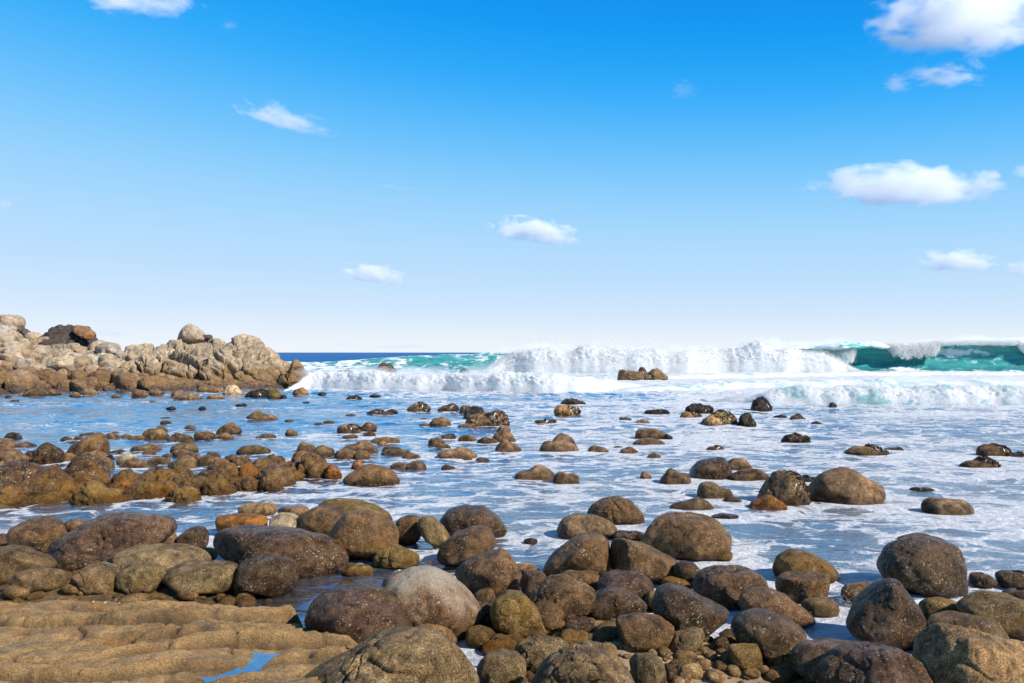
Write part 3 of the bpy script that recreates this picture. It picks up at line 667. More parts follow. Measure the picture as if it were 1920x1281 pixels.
 ((440,1088,470,1122),1124,'y',.8,'tiny green rock squeezed between the loaf-shaped and the barrel-shaped boulders'),
 ((880,1130,930,1175),1176,'b',.3,'brown stone in shadow between the bleached boulder and the olive one'),
 ((870,1178,930,1215),1216,'y',.5,'low olive stone under the right side of the bleached boulder'),
 ((1060,1160,1120,1192),1192,'d',.3,'dark stone in the shadowed gap under the angular-hollow boulder'),
]
WR = ('curved grey-brown', 'broad cracked', 'wide cracked')
for shp, base, tone, alg, lab in FORE:
    pts = shp if isinstance(shp, list) else box_pts(*shp, n=2.3+.5*random.random(), skew=random.uniform(-.2, .2), tilt=random.uniform(-.2, .2))
    w_ = max(p[0] for p in pts)-min(p[0] for p in pts); mx_, my_ = sum(p[0] for p in pts)/len(pts), max(p[1] for p in pts); pts = [(mx_+(p[0]-mx_)*1.04, my_+(p[1]-my_)*1.03) for p in pts]
    crk = lab.startswith(WR)
    boulder(pts, base, tone, lab, alg, level=6 if w_ > 90 else 5, cells=1.0 if crk else (.5 if random.random() < .15 else 0), rough=1.0, zbase=.30 if 'wide cracked' in lab else (.18 if 'broad cracked' in lab else None))

# rain-blue pools left in hollows of the shelf
def pool_material():
    m, nt = new_mat('pool_water'); g = G(nt)
    P = g.n('ShaderNodeNewGeometry').outputs['Position']; nb = g.bump(g.noise(P, 14, 3, .5), .15, .01)
    gl = g.n('ShaderNodeBsdfGlossy', {'Color': (1, 1, 1, 1), 'Roughness': .03, 'Normal': nb}); tr = g.n('ShaderNodeBsdfTransparent', {'Color': (.75, .8, .85, 1)})
    fr = g.n('ShaderNodeFresnel', {'IOR': 1.6, 'Normal': nb}).outputs[0]
    o = g.n('ShaderNodeMixShader', {0: g.math('MULTIPLY', fr, .55, clamp=True), 1: tr.outputs[0], 2: gl.outputs[0]}); g.out(o.outputs[0]); return m
M_POOL = pool_material()
for k, (a_, b_) in enumerate(POOLS):
    t = np.linspace(0, 1, 30); xs_ = a_[0]+(b_[0]-a_[0])*t; ys_ = a_[1]+(b_[1]-a_[1])*t; zs_ = terrain(xs_, ys_)
    lv = np.linspace(zs_[:10].mean(), zs_[-10:].mean(), 30)*0+np.percentile(zs_, 50)+.034; n_ = np.array([-(b_[1]-a_[1]), b_[0]-a_[0]]); n_ /= np.hypot(*n_)
    u = np.linspace(-.13, .13, 9)
    V = np.stack([xs_[:, None]+n_[0]*u[None], ys_[:, None]+n_[1]*u[None], np.repeat(lv[:, None], 9, 1)], -1).reshape(-1, 3)
    tag(link('tide_pool_water', mesh_np('tide_pool_water', V, grid_faces(30, 9)), M_POOL), kind='structure')

# small loose stones and broken shells in the gaps and on the sand: past counting
def scatter(name, n, fn, size, mat, color, seed, flat=.65, sub=2):
    V0, T0 = ico(sub); VV = []; TT = []; rr = np.random.default_rng(seed); k = 0; tries = 0
    while k < n and tries < n*20:
        tries += 1; p = fn(rr)
        if p is None: continue
        w = rr.uniform(*size)*(.6 if rr.random() < .6 else 1); z = gz(*p)
        P = V0*np.array([w*rr.uniform(.7, 1.1), w*rr.uniform(.6, 1), w*flat*rr.uniform(.6, 1)]); P = P*(1+.22*perlin(V0*1.2+k*1.3))[:, None]
        a = rr.uniform(0, 6.28); c_, s_ = math.cos(a), math.sin(a); P = np.stack([P[:, 0]*c_-P[:, 1]*s_, P[:, 0]*s_+P[:, 1]*c_, P[:, 2]], 1)
        TT.append(T0+k*len(V0)); VV.append(P+np.array([p[0], p[1], z+w*flat*.3])); k += 1
    o = link(name, mesh_np(name, np.concatenate(VV), np.concatenate(TT), quads=False), mat); o.color = color; o['algae'] = .25; return o
def on_beach(rr):
    p = (rr.normal(1.1, 1.2), rr.normal(6.6, .85))
    return p if 4.8 < p[1] < 8.5 and -1.2 < p[0] < 3.6 else None
def in_gaps(rr):
    p = (rr.uniform(-5.5, 3.2), rr.uniform(6.0, 9.8))
    return p if p[1] > float(shelf_edge(p[0]))-.1 else None
tag(scatter('pebbles', 900, on_beach, (.025, .085), M_ROCK, (.24, .15, .07, .5), 5), 'loose pebbles on the sand and among the boulders', 'pebbles', kind='stuff')
tag(scatter('cobbles', 620, in_gaps, (.05, .17), M_ROCK, (.17, .10, .04, .5), 6), 'wet cobbles lying in the gaps between the boulders', 'cobbles', kind='stuff')
M_SHELL = plain('mussel_shell', (.03, .05, .12, 1), .25); M_SHELLW = plain('white_shell', (.75, .72, .68, 1), .5)
tag(scatter('mussel_shells', 170, lambda rr: (lambda p: p if p[1] > 4.9 else None)((rr.normal(1.15, .75), rr.normal(6.2, .6))), (.010, .026), M_SHELL, (1, 1, 1, 1), 7, .4, 1), 'broken blue-black mussel shells on the sand', 'shells', kind='stuff')
tag(scatter('white_shells', 170, lambda rr: ((rr.normal(1.1, .8), rr.normal(6.2, .6)) if rr.random() < .6 else (rr.uniform(-4.8, -2.2), rr.normal(7.75, .12))), (.007, .02), M_SHELLW, (1, 1, 1, 1), 8, .4, 1), 'bits of white broken shell on the sand and along the shelf', 'shells', kind='stuff')

# ------------------------------------------------------------------ rocks awash in the bay and the golden ledge
# (x0, ytop, x1, base, peak, tone, profile p, algae, handle or '')
MID = [
 (8,811,41,825,.4,'d',2,0,''),(-12,820,28,842,.4,'m',2.4,0,''),(26,829,70,840,.5,'m',2,0,''),(-14,843,54,874,.4,'m',4,0,'the flat brown slab at the left edge'),
 (45,836,120,870,.45,'d',2.2,.0,'the dark domed boulder on the ledge'),(-12,864,12,884,.5,'m',3,0,''),(118,815,203,856,.86,'b',1.5,0,'the tall wedge-shaped brown boulder'),
 (112,819,137,827,.5,'m',2,0,''),(138,818,158,824,.5,'m',2,0,''),(147,811,185,818,.5,'m',2,0,''),(128,827,152,833,.5,'m',2,0,''),
 (152,846,200,861,.4,'t',3,0,''),(115,850,148,866,.5,'t',2.4,0,''),(175,861,213,883,.5,'t',5,0,'the square tan block'),(196,854,217,866,.5,'d',2.2,0,''),
 (194,813,227,824,.4,'m',2.4,0,''),(224,814,250,822,.5,'m',2,0,''),(240,816,273,827,.5,'m',2.2,0,''),(267,803,316,825,.3,'g',3.2,0,'the blocky grey boulder'),
 (289,799,315,810,.5,'m',2,0,''),(312,818,331,827,.5,'m',2,0,''),(322,811,352,824,.4,'m',2.2,0,''),(328,816,364,829,.4,'g',2.2,0,''),(364,808,407,823,.25,'m',2.6,0,''),
 (403,795,453,812,.62,'m',2.0,0,'the humped brown boulder in the blue water'),(408,812,438,824,.5,'m',2.4,0,''),(384,819,398,826,.5,'m',2,0,''),
 (300,782,325,787,.6,'d',2,0,''),(299,788,323,794,.5,'m',2,0,''),(346,797,368,803,.5,'m',2,0,''),(210,809,223,812,.5,'m',2,0,''),
 (460,773,522,789,.4,'m',1.8,0,'the low triple-humped rock'),(533,786,553,792,.5,'m',2,0,''),(587,793,607,796,.5,'m',2,0,''),(606,788,627,793,.5,'m',2,0,''),
 (478,813,519,823,.6,'m',2,0,''),(534,805,558,816,.5,'m',2,0,''),(441,836,510,851,.6,'y',3,0,'the long flat-topped olive rock'),
 (557,827,593,850,.2,'m',2.2,0,'the taller of the two boulders behind the ledge end'),(588,834,628,858,.45,'m',2.2,0,''),
 (206,843,237,850,.5,'m',2,0,''),(242,834,305,847,.55,'m',3,0,'the long thin brown slab'),(268,841,292,853,.4,'m',2,0,''),(218,850,259,872,.45,'w',2.4,0,'the pale stone with a white top'),
 (222,862,292,878,.4,'m',2.6,0,''),(275,857,321,871,.6,'m',2.4,0,''),(318,830,372,850,.45,'m',2.2,0,'the double-layered brown boulder'),(320,841,360,857,.55,'m',2,0,''),
 (304,850,325,858,.5,'m',2,0,''),(314,856,369,880,.6,'g',2.0,0,'the smooth grey angular boulder'),(356,850,382,868,.4,'m',2.2,0,''),(385,847,414,856,.5,'m',2,0,''),(368,855,420,874,.5,'m',2.4,0,''),
 (420,852,446,863,.5,'m',2,0,''),(424,857,470,874,.5,'b',2.2,0,''),(444,854,472,868,.5,'m',2,0,''),(497,852,521,867,.5,'b',2,0,''),(515,855,535,866,.5,'b',2,0,''),
 # ledge
 (-16,866,134,942,.55,'d',3.2,1.0,'the big dark-topped golden rock at the left end of the ledge'),(113,854,210,924,.45,'d',2.2,.9,'the round-topped dark boulder of the ledge'),
 (135,909,233,947,.5,'y',2.2,1,'the low golden rock at the foot of the ledge'),(203,880,270,926,.6,'d',2.6,1,''),(262,874,372,918,.5,'d',2.6,.8,'the broad dark-topped ledge rock'),
 (240,903,312,934,.5,'y',2.4,1,''),(292,909,334,932,.6,'o',2,1,''),(312,914,378,943,.4,'y',2,.8,''),(368,879,428,916,.5,'d',2.4,.9,''),(388,862,432,884,.5,'b',2.2,.3,''),
 (418,866,456,908,.5,'b',2.8,.6,''),(448,865,492,908,.45,'o',2.6,.5,''),(440,893,486,922,.5,'b',2.2,.5,''),(470,858,520,890,.5,'b',2.2,.2,''),(478,870,553,914,.45,'b',2.2,.1,'the smooth brown dome at the right of the ledge'),
 (482,886,532,922,.5,'b',2.4,.3,''),(370,899,446,928,.5,'y',2.4,.9,''),(520,864,567,896,.5,'b',2.2,.0,''),(545,845,596,880,.5,'b',2.4,0,''),(566,845,614,898,.45,'b',2.6,.2,'the cracked upright boulder ending the ledge'),
 (608,870,640,899,.45,'o',2.4,.2,''),(20,926,122,946,.5,'y',2.6,1,''),(-20,905,62,952,.3,'d',2.2,1,''),(75,915,140,940,.5,'y',2.4,1,''),(200,905,260,932,.5,'o',2.2,1,''),
 # centre
 (648,742,681,750,.4,'k',2,0,''),(692,740,713,744,.5,'k',2,0,''),(763,755,807,770,.5,'m',2,0,'the domed rock with a black side'),(687,768,723,777,.5,'m',2,0,''),(722,768,747,775,.5,'d',2,0,''),(706,773,741,780,.5,'m',2,0,''),(646,776,668,782,.5,'m',2,0,''),
 (819,759,863,771,.6,'m',2.4,0,''),(860,760,886,773,.4,'m',2.2,0,''),(866,758,908,787,.5,'k',1.8,0,'the black weed-covered rock'),
 (870,772,955,801,.55,'m',2.3,0,'the big smooth brown boulder beside the weedy rock'),(856,794,898,802,.5,'m',2,0,''),(784,784,809,791,.5,'m',2,0,''),(804,781,847,799,.55,'m',1.8,0,'the small tent-shaped rock'),(784,794,809,799,.5,'m',2,0,''),
 (1050,748,1099,760,.4,'k',2,0,'the black low rock in front of the surf'),(1039,758,1089,781,.45,'t',2,0,'the tan rock with dark weed on its side'),(998,786,1045,796,.6,'m',2,0,''),(1160,782,1184,790,.3,'d',2,0,''),(1187,787,1220,796,.5,'m',2,0,''),
 (629,795,678,811,.45,'m',2.1,0,''),(674,793,708,806,.5,'m',2.1,0,''),(640,815,673,821,.5,'m',2,0,''),(680,809,705,818,.5,'m',2,0,''),(694,819,751,833,.5,'m',2.2,0,''),(706,827,728,835,.5,'t',2,0,''),
 (638,828,711,854,.5,'m',2.2,0,'the wide brown boulder with a round stone before it'),(625,841,674,862,.6,'m',2.2,0,''),(665,843,694,863,.45,'b',2.2,0,''),
 (716,836,756,847,.5,'m',2.1,0,''),(714,842,773,855,.45,'m',2.3,0,''),(752,850,790,862,.4,'m',2,0,''),(802,819,836,838,.4,'m',2,0,''),(814,830,846,842,.5,'m',2.1,0,''),(825,813,855,822,.5,'m',2,0,''),
 (858,815,894,827,.45,'m',2,0,''),(892,821,935,831,.6,'m',2.3,0,''),(921,808,968,829,.5,'m',2.5,0,'the rounded boulder behind the pointed one'),(930,798,958,812,.5,'m',2,0,''),(926,825,979,850,.45,'m',1.5,0,'the small pointed pyramid rock'),
 (816,840,898,861,.45,'m',2.2,0,'the long smooth boulder with a notch'),(868,857,886,863,.5,'b',2,0,''),(890,858,919,864,.5,'b',2,0,''),
 (1011,823,1086,849,.5,'m',2.1,0,'the smooth loaf-shaped boulder mid-bay'),(1030,815,1081,838,.5,'m',2,0,''),(1101,836,1143,849,.3,'m',2,0,''),(1150,836,1169,841,.5,'m',2,0,''),(1162,838,1197,851,.4,'m',2,0,''),
 (732,865,766,880,.5,'m',2.1,0,''),(758,864,800,880,.5,'m',2.2,0,''),(826,872,855,880,.4,'m',2,0,''),(659,863,681,880,.5,'o',2.2,0,''),(642,872,751,910,.4,'b',2.0,0,'the broad brown boulder with a small orange stone behind it'),(658,900,722,913,.5,'d',2.2,0,''),
 (962,875,1044,900,.62,'m',2.0,0,'the long boulder tapering to the left mid-bay'),(1036,885,1090,907,.4,'m',2.2,0,'the lumpy boulder with a fold'),
 # right
 (1406,747,1449,769,.45,'k',2.0,0,'the dark craggy rock in front of the right surf'),(1554,753,1568,766,.5,'k',2,0,''),(1283,758,1339,774,.4,'k',2.2,0,''),(1275,771,1316,786,.5,'t',2,0,''),(1314,770,1386,799,.5,'g',2.0,0,'the cracked weedy rock in the middle of the cluster'),
 (1318,777,1363,800,.45,'t',2,0,''),(1383,776,1419,801,.45,'k',2.0,0,''),(1207,768,1257,776,.4,'k',2,0,''),(1447,779,1477,785,.5,'k',2,0,''),(1480,777,1511,792,.4,'d',1.8,0,''),(1519,791,1542,797,.5,'k',2,0,''),
 (1190,803,1250,823,.45,'m',2.1,0,'the domed boulder on a flat rock'),(1185,822,1249,835,.6,'m',2,0,''),(1236,815,1262,823,.4,'k',2,0,''),(1212,850,1241,859,.5,'m',2,0,''),
 (1322,836,1358,846,.5,'m',2,0,''),(1466,814,1518,831,.6,'d',2,0,'the small rock with a black weedy top'),(1582,837,1670,855,.4,'m',2.1,0,'the low domed rock out on the right'),(1656,838,1695,846,.6,'d',2,0,''),
 (1833,831,1894,856,.45,'b',2,0,'the humped rock near the right edge'),(1884,848,1935,858,.6,'d',2,0,''),(1798,860,1872,877,.72,'m',2.1,0,'the ramp-shaped rock near the right edge'),
 (1293,857,1378,898,.45,'p',2.3,0,'the ribbed brown boulder right of centre'),(1357,860,1414,883,.4,'m',2.2,0,''),(1360,881,1446,901,.6,'m',2.3,0,''),(1238,880,1297,909,.45,'m',2.1,0,'the rounded boulder left of the ribbed one'),(1200,884,1223,898,.4,'m',2,0,''),
 (1422,887,1520,948,.5,'g',2.6,0,'the big round grey boulder'),(1511,881,1659,946,.62,'m',2.0,0,'the tall pointed brown boulder beside the grey one'),(1494,892,1531,904,.5,'k',1.8,0,''),
 (1401,931,1476,957,.5,'o',1.8,0,'the rusty orange rock'),(1307,905,1375,935,.28,'m',2.1,0,'the boulder sloping down to the right'),(1354,931,1392,942,.4,'m',2,0,''),(1314,903,1336,910,.5,'d',2,0,''),
 (1253,936,1338,957,.65,'m',2.2,0,'the flat tapering boulder above the large dome'),(1330,964,1394,973,.5,'d',2,0,''),(1730,933,1825,966,.35,'m',3.0,0,'the flat-topped boulder alone on the right'),(1704,913,1752,921,.5,'d',2,0,''),(1682,1002,1774,1019,.4,'m',2,0,''),
 # foot of the headland
 (549,727,578,741,.45,'t',2,0,'the rounded rock off the tip of the headland'),(595,736,613,741,.4,'k',2,0,''),(418,722,455,741,.55,'w',1.7,0,'the pale ridged rock at the foot of the outcrop'),(459,731,508,745,.5,'k',2.2,0,''),(500,728,528,747,.4,'y',2,0,''),
 (386,740,421,749,.5,'t',2,0,''),(321,738,379,751,.55,'m',2,0,'the brown humps below the outcrop'),(370,723,421,737,.4,'m',2.3,0,''),(322,730,346,745,.5,'m',2,0,''),(45,729,90,743,.45,'m',2.2,0,''),(84,731,114,741,.5,'m',2,0,''),
 (130,736,151,744,.5,'m',2,0,''),(208,740,229,745,.5,'m',2,0,''),(248,729,276,745,.45,'m',1.9,0,''),(280,729,309,741,.4,'m',2.2,0,''),(145,729,184,741,.5,'m',2.2,0,''),(8,742,23,747,.5,'d',2,0,''),(18,750,38,754,.4,'k',2,0,''),
 (440,757,464,761,.5,'k',2,0,''),(372,762,387,768,.4,'d',2,0,''),(311,763,331,768,.4,'k',2,0,''),(279,751,292,755,.4,'k',2,0,''),(565,753,581,757,.5,'k',2,0,''),(526,741,538,747,.5,'k',2,0,''),
 # out in the surf
 (700,681,744,701,.5,'d',2.0,0,'the dark rounded rock in front of the green wave'),(861,692,883,699,.3,'k',2,0,''),(630,694,662,700,.6,'k',2,0,''),(576,687,592,693,.5,'k',2,0,''),
 (1157,694,1206,714,.35,'g',4.5,0,'the square-sided grey rock in the surf'),(1190,690,1224,713,.35,'p',1.3,0,''),(1212,692,1254,713,.35,'g',1.5,0,''),
]
ADJ = {'b':'brown','d':'dark brown','p':'purple-brown','t':'tan','g':'grey','o':'orange-brown','w':'pale','y':'olive-gold','k':'blackish','m':'smooth brown'}
used = set()
marks = [((m[0]+m[2])/2, m[3], m[8], i) for i, m in enumerate(MID) if m[8]]
def where(i, m):
    cx, by = (m[0]+m[2])/2, m[3]
    cand = sorted(marks, key=lambda k: abs(k[0]-cx)+3*abs(k[1]-by))
    for lx, ly, h, j in cand[:10]:
        if j == i: continue
        dx, dy = cx-lx, (by-ly)*2.2
        if abs(dx) > abs(dy): d = 'just right of' if 0 < dx < 60 else 'just left of' if -60 < dx < 0 else 'farther right of' if dx > 0 else 'farther left of'
        else: d = 'just in front of' if dy > 0 else 'just behind'
        if (h, d) not in used:
            used.add((h, d)); return d+' '+h
    return 'out in the bay'
for i, m in enumerate(MID):
    x0, yt, x1, yb, pk, tone, p, alg, h = m
    rel_h = (yb-yt)/(x1-x0); kind = 'flat low' if rel_h < .26 else 'rounded' if p > 1.85 else 'peaked'
    if h: lab = h[4:] if len(h.split()) > 5 else h[4:]+(' standing in shallow foamy water' if yb > 750 else ' with surf around it')
    else:
        big = 'tiny' if x1-x0 < 26 else 'small' if x1-x0 < 48 else 'large'
        lab = f"{big} {kind} {ADJ[tone]} rock {where(i, m)}"
    ledge = alg > 0 or (845 < yb < 950 and x0 < 620 and tone in 'bdoy' and yb > 862)
    craggy = tone == 'k' or (yb < 716 and x0 > 1100) or 'crack' in h or 'weed' in h
    rj = random.Random(i*5+1); oc = px_outline(x0, yt, x1, yb, pk, p, 2.0); ph = [rj.uniform(0, 6.28) for _ in range(3)]; am = (yb-yt)*.10
    oc = [(x_, y_+(am*math.sin((x_-x0)/(x1-x0)*6.5+ph[0])+am*.6*math.sin((x_-x0)/(x1-x0)*14+ph[1]))*min(1, (yb-y_)/(.35*(yb-yt))) if y_ < yb else y_) for x_, y_ in oc]
    o = boulder(oc, yb, tone, ' '.join(lab.split()[:16]), alg, level=5 if x1-x0 > 45 else 4, inwater=True, mat=M_MID,
            group='rocks of the golden ledge' if ledge else 'rocks awash in the bay', rough=2.0 if (craggy or ledge) else 1.0, cells=.9 if ledge or craggy or tone in 'g' else .15, dk=.9)

# black weed hanging on the seaward sides of some rocks: a part of each
M_WEED = plain('wet_kelp', (.028, .020, .012, 1), .3)
for q_, (o, cx, base, wpx, hpx, Yc) in enumerate(ALLR):
    lab = o['label']
    if not ('weed' in lab or 'blackish' in lab or 'craggy' in lab or 'black side' in lab or 'big round grey' in lab or 'near the right edge' in lab or 'out on the right' in lab): continue
    me_ = o.data; co = np.zeros(len(me_.vertices)*3, np.float32); me_.vertices.foreach_get('co', co); co = co.reshape(-1, 3)
    rr = np.random.default_rng(q_); R_ = np.abs(co[:, 0]).max(); dirv = co/np.linalg.norm(co, axis=1)[:, None]
    ok = np.where((co[:, 2] > .0) & (dirv@np.array([.75, -.1, .65]) > (.55 if 'k' not in lab[:3] else .3)))[0]
    if len(ok) < 4: continue
    pk = rr.choice(ok, 150); L = R_*rr.uniform(.08, .20, 150); c0 = co[pk]*1.01
    u = rr.normal(size=(150, 3)); u -= dirv[pk]*(u*dirv[pk]).sum(1)[:, None]*.8; u /= np.linalg.norm(u, axis=1)[:, None]; v_ = np.cross(u, dirv[pk])*.45+dirv[pk]*.35
    Vw = np.stack([c0-u*L[:, None], c0+v_*L[:, None]*.6, c0+u*L[:, None], c0-v_*L[:, None]*.35+dirv[pk]*L[:, None]*.3], 1).reshape(-1, 3)
    link('seaweed', mesh_np('seaweed', Vw, np.arange(600).reshape(-1, 4)), M_WEED, parent=o)

# the sea froths where it washes round a stone
col_ = np.zeros(len(Xf)); rowY = D.reshape(wrows, wcols)[:, 0]
for (o, cx, base, wpx, hpx, Yc) in ALLR:
    if o.location.z - 0 > .6 and base > 1110: continue
    rx = wpx/F*Yc*.5; ry = max(o.dimensions.y*.5, .1); x_, y_ = o.location.x, o.location.y; dd = math.hypot(x_, y_)
    m_ = .22+.25*rx; r0_, r1_ = np.searchsorted(rowY, [dd-ry-m_*2.5, dd+ry+m_*2.5]); sl_ = slice(r0_*wcols, r1_*wcols)
    if r1_ <= r0_: continue
    dx, dy = Xf[sl_]-x_, Yf[sl_]-y_; q_ = np.hypot(dx/(rx+m_), dy/(ry+m_))
    lee = 1+.5*np.clip(-dy/(ry+m_), -.6, 1)
    col_[sl_] = np.maximum(col_[sl_], np.exp(-np.clip(q_-.72, 0, 9)**2/.16)*lee*(.6+.4*min(1, rx/.4)))
nz_ = .5+.9*fbm(xyz(Xf*1.3, Yf*1.3, 2), 2)
cov1 = cov0 + .30*col_*np.clip(nz_, .1, 1.2)*(.45+.55*right)
water_me.attributes['foam'].data.foreach_set('value', np.clip(cov1, 0, 1).astype(np.float32))

# ------------------------------------------------------------------ headland
def interp(x, pts): pts = np.asarray(pts, float); return np.interp(x, pts[:, 0], pts[:, 1])
SH = [(-900,44),(-300,47),(0,48.3),(300,49.5),(400,51),(500,53.5),(575,56.5),(640,58)]
CR = [(-900,85),(-300,80),(0,76),(75,72),(150,69),(230,66),(300,64),(420,63),(520,62),(575,61),(640,61)]
HC = [(-900,560),(-300,560),(-60,580),(0,603),(25,620),(60,636),(110,645),(200,652),(240,656),(290,659),(400,661),(520,668),(560,690),(590,740),(640,760)]
def headland_z(PXx, Yv):
    ys, yk, hp = interp(PXx, SH), interp(PXx, CR), interp(PXx, HC)
    hc = CAM_H-(hp-HZ)/F*yk - .55
    t = (Yv-ys)/(yk-ys)
    up = -1.0+(hc+1.0)*np.clip(t+.10, 0, 1)**.72
    dn = hc-(hc+1.5)*sstep(0, 1, (Yv-yk)/26)
    return np.where(t < .9, up, np.minimum(up, dn))
a = np.linspace(-900, 640, 360); b = np.linspace(-.12, 2.4, 150)
AA, BB = np.meshgrid(a, b, indexing='ij')
Yv = interp(AA, SH)+BB*(interp(AA, CR)-interp(AA, SH)); Xv = (AA-960)/F*Yv
Zv = headland_z(AA, Yv).ravel()+.25*fbm(xyz(Xv.ravel()*.5, Yv.ravel()*.5, 3), 5)
me = mesh_np('headland_terrain', np.stack([Xv.ravel(), Yv.ravel(), Zv], 1), grid_faces(*AA.shape))
ht = tag(link('headland_terrain', me, M_CLIFF), kind='structure'); ht.color = (.30, .21, .13, 1)

HB = [ # bigger boulders of the headland one can pick out: (x0, ytop, x1, ybottom, depth 0..1, tint, label)
 (40,625,78,650,.93,'pale','large pale rounded boulder on the skyline slope left of the dark crag'),(72,632,94,655,.9,'pale','upright pale slab leaning against the large skyline boulder'),
 (-6,632,28,648,.85,'pale','pale boulder high on the slope at the left edge'),(15,650,60,668,.6,'tan','humped tan boulder below the skyline boulder at left'),(-10,668,40,690,.35,'tan','brownish rounded boulder at the left edge mid-slope'),
 (22,666,56,687,.42,'tan','tan boulder leaning right of the left-edge boulder'),(78,668,142,694,.38,'pale','longest smooth pale boulder in the middle of the headland slope'),(128,662,155,684,.5,'pale','pale boulder resting on the right end of the longest smooth boulder'),
 (150,662,176,682,.5,'grey','grey-white fractured boulder below the dark crag'),(93,657,128,670,.65,'pale','flat pale boulder above the longest smooth boulder'),(193,648,226,664,.88,'grey','grey boulder with a dark cap on the skyline right of the dark crag'),
 (233,648,262,662,.95,'pale','pale dome alone on the skyline dip between crag and outcrop'),(186,664,214,686,.5,'pale','tan upright boulder right of the fractured grey-white one'),(60,700,127,728,.12,'brown','big dark brown boulder near the waterline at left'),
 (35,702,70,720,.2,'brown','reddish brown boulder left of the big dark waterline boulder'),(100,690,126,706,.25,'pale','pale boulder perched above the big dark waterline boulder'),(130,693,162,722,.14,'brown','brown upright boulder with a pale top near the waterline'),
 (160,693,208,712,.2,'brown','dark-topped long boulder just above the waterline band'),(210,692,246,708,.22,'pale','pale boulder with a black underside above the waterline band'),(212,706,262,728,.1,'brown','long dark slab near the water below the outcrop start'),
 (255,706,320,722,.1,'ochre','ochre slab at the foot of the outcrop start'),(0,710,27,730,.1,'ochre','ochre boulder by the water at the left edge'),(112,712,138,732,.06,'ochre','ochre angular boulder by the water in the middle of the shore'),
 (150,708,182,724,.08,'brown','flat brown boulder by the water below the dark-topped long one'),(48,688,70,700,.35,'grey','round grey-white boulder in the middle of the left slope'),(82,692,98,702,.3,'ochre','small ochre boulder under the longest smooth boulder'),
]
HT = {'pale': (.52,.40,.265), 'tan': (.47,.32,.19), 'grey': (.52,.44,.34), 'brown': (.15,.09,.055), 'ochre': (.30,.17,.065)}
def hboulder(cx, Yc, zc, w, h, d, tint, label, group, seed, level=4, rough=1.5):
    tab = []; ang = (np.arange(180)+.5)/180*2*math.pi-math.pi
    n = 2.2+(seed % 5)*.25; tl = ((seed*37) % 11-5)*.05
    r = 1/(np.abs(np.cos(ang+tl)/(w/2))**n+np.abs(np.sin(ang+tl)/(h/2))**n)**(1/n)
    me = rock_mesh(ang, r, d, level, seed+500, rough, cells=.5, cuts=10, cut_amt=.20)
    o = link('headland_boulder', me, M_CLIFF, loc=((cx-960)/F*Yc, Yc, zc)); rg = random.Random(seed)
    k = rg.uniform(.85, 1.15); o.color = (tint[0]*k, tint[1]*k*rg.uniform(.95, 1.03), tint[2]*k*rg.uniform(.9, 1.08), 1)
    o.rotation_euler = (0, 0, rg.uniform(-.2, .2))
    return tag(o, label, 'boulder', group)
for i, (x0, y0, x1, y1, t, tint, lab) in enumerate(HB):
    cx = (x0+x1)/2; ys, yk = float(interp(cx, SH)), float(interp(cx, CR)); Yc = ys+t*(yk-ys)
    w, h = (x1-x0)/F*Yc, (y1-y0)/F*Yc; zc = CAM_H-((y0+y1)/2-HZ)/F*Yc
    zt = float(headland_z(np.array([cx]), np.array([Yc]))[0])
    ext = max(0, (zc-h/2)-zt+.1); zc -= ext/2; h += ext
    hboulder(cx, Yc, zc, w*1.05, h*1.08, max(w*.42, h*.5), HT[tint], lab, 'boulders picked out on the headland', i, 5, 1.2)
# the rest of the boulder field
rg = random.Random(21); n_ind = 0; cells_used = []; rub = []
zone_name = lambda px_, t: ('upper slope' if t > .6 else 'middle slope' if t > .28 else 'wet brown shore band')
field = []
for k in range(900):
    pxx = rg.uniform(-60, 330); t = rg.random()**.9; 
    if pxx > 250 and t > .35: continue
    w = rg.choice([.5, .6, .8, 1.0, 1.3, 1.7])*rg.uniform(.8, 1.2)*(1.0 if t > .15 else .9)
    ys, yk = float(interp(pxx, SH)), float(interp(pxx, CR)); Yc = ys+t*(yk-ys)
    z = float(headland_z(np.array([pxx]), np.array([Yc]))[0])
    if any((pxx-c[0])**2*(Yc/F)**2+(Yc-c[1])**2 < (.36*(w+c[2]))**2 for c in field): continue
    field.append((pxx, Yc, w, z, t))
field.sort(key=lambda c: -c[2])
for k, (pxx, Yc, w, z, t) in enumerate(field):
    h = w*rg.uniform(.5, .85)
    tint = HT[rg.choice(['pale']*5+['tan']*3+['grey']*2)] if t > .2 else HT[rg.choice(['brown', 'brown', 'ochre', 'tan'])]
    if k < 130:
        zn = 'upper slope' if t > .6 else 'middle slope' if t > .28 else 'brown shore band'
        side = 'at left' if pxx < 110 else 'below the dark crag' if pxx < 230 else 'beside the outcrop'
        hboulder(pxx, Yc, z+h*.22, w, h, w*.5, tint, f'boulder heaped on the {zn} of the headland, {side}', f'boulders heaped on the {zn}, {side}', 100+k, 4)
    else: rub.append((pxx, Yc, w, h, z, k))
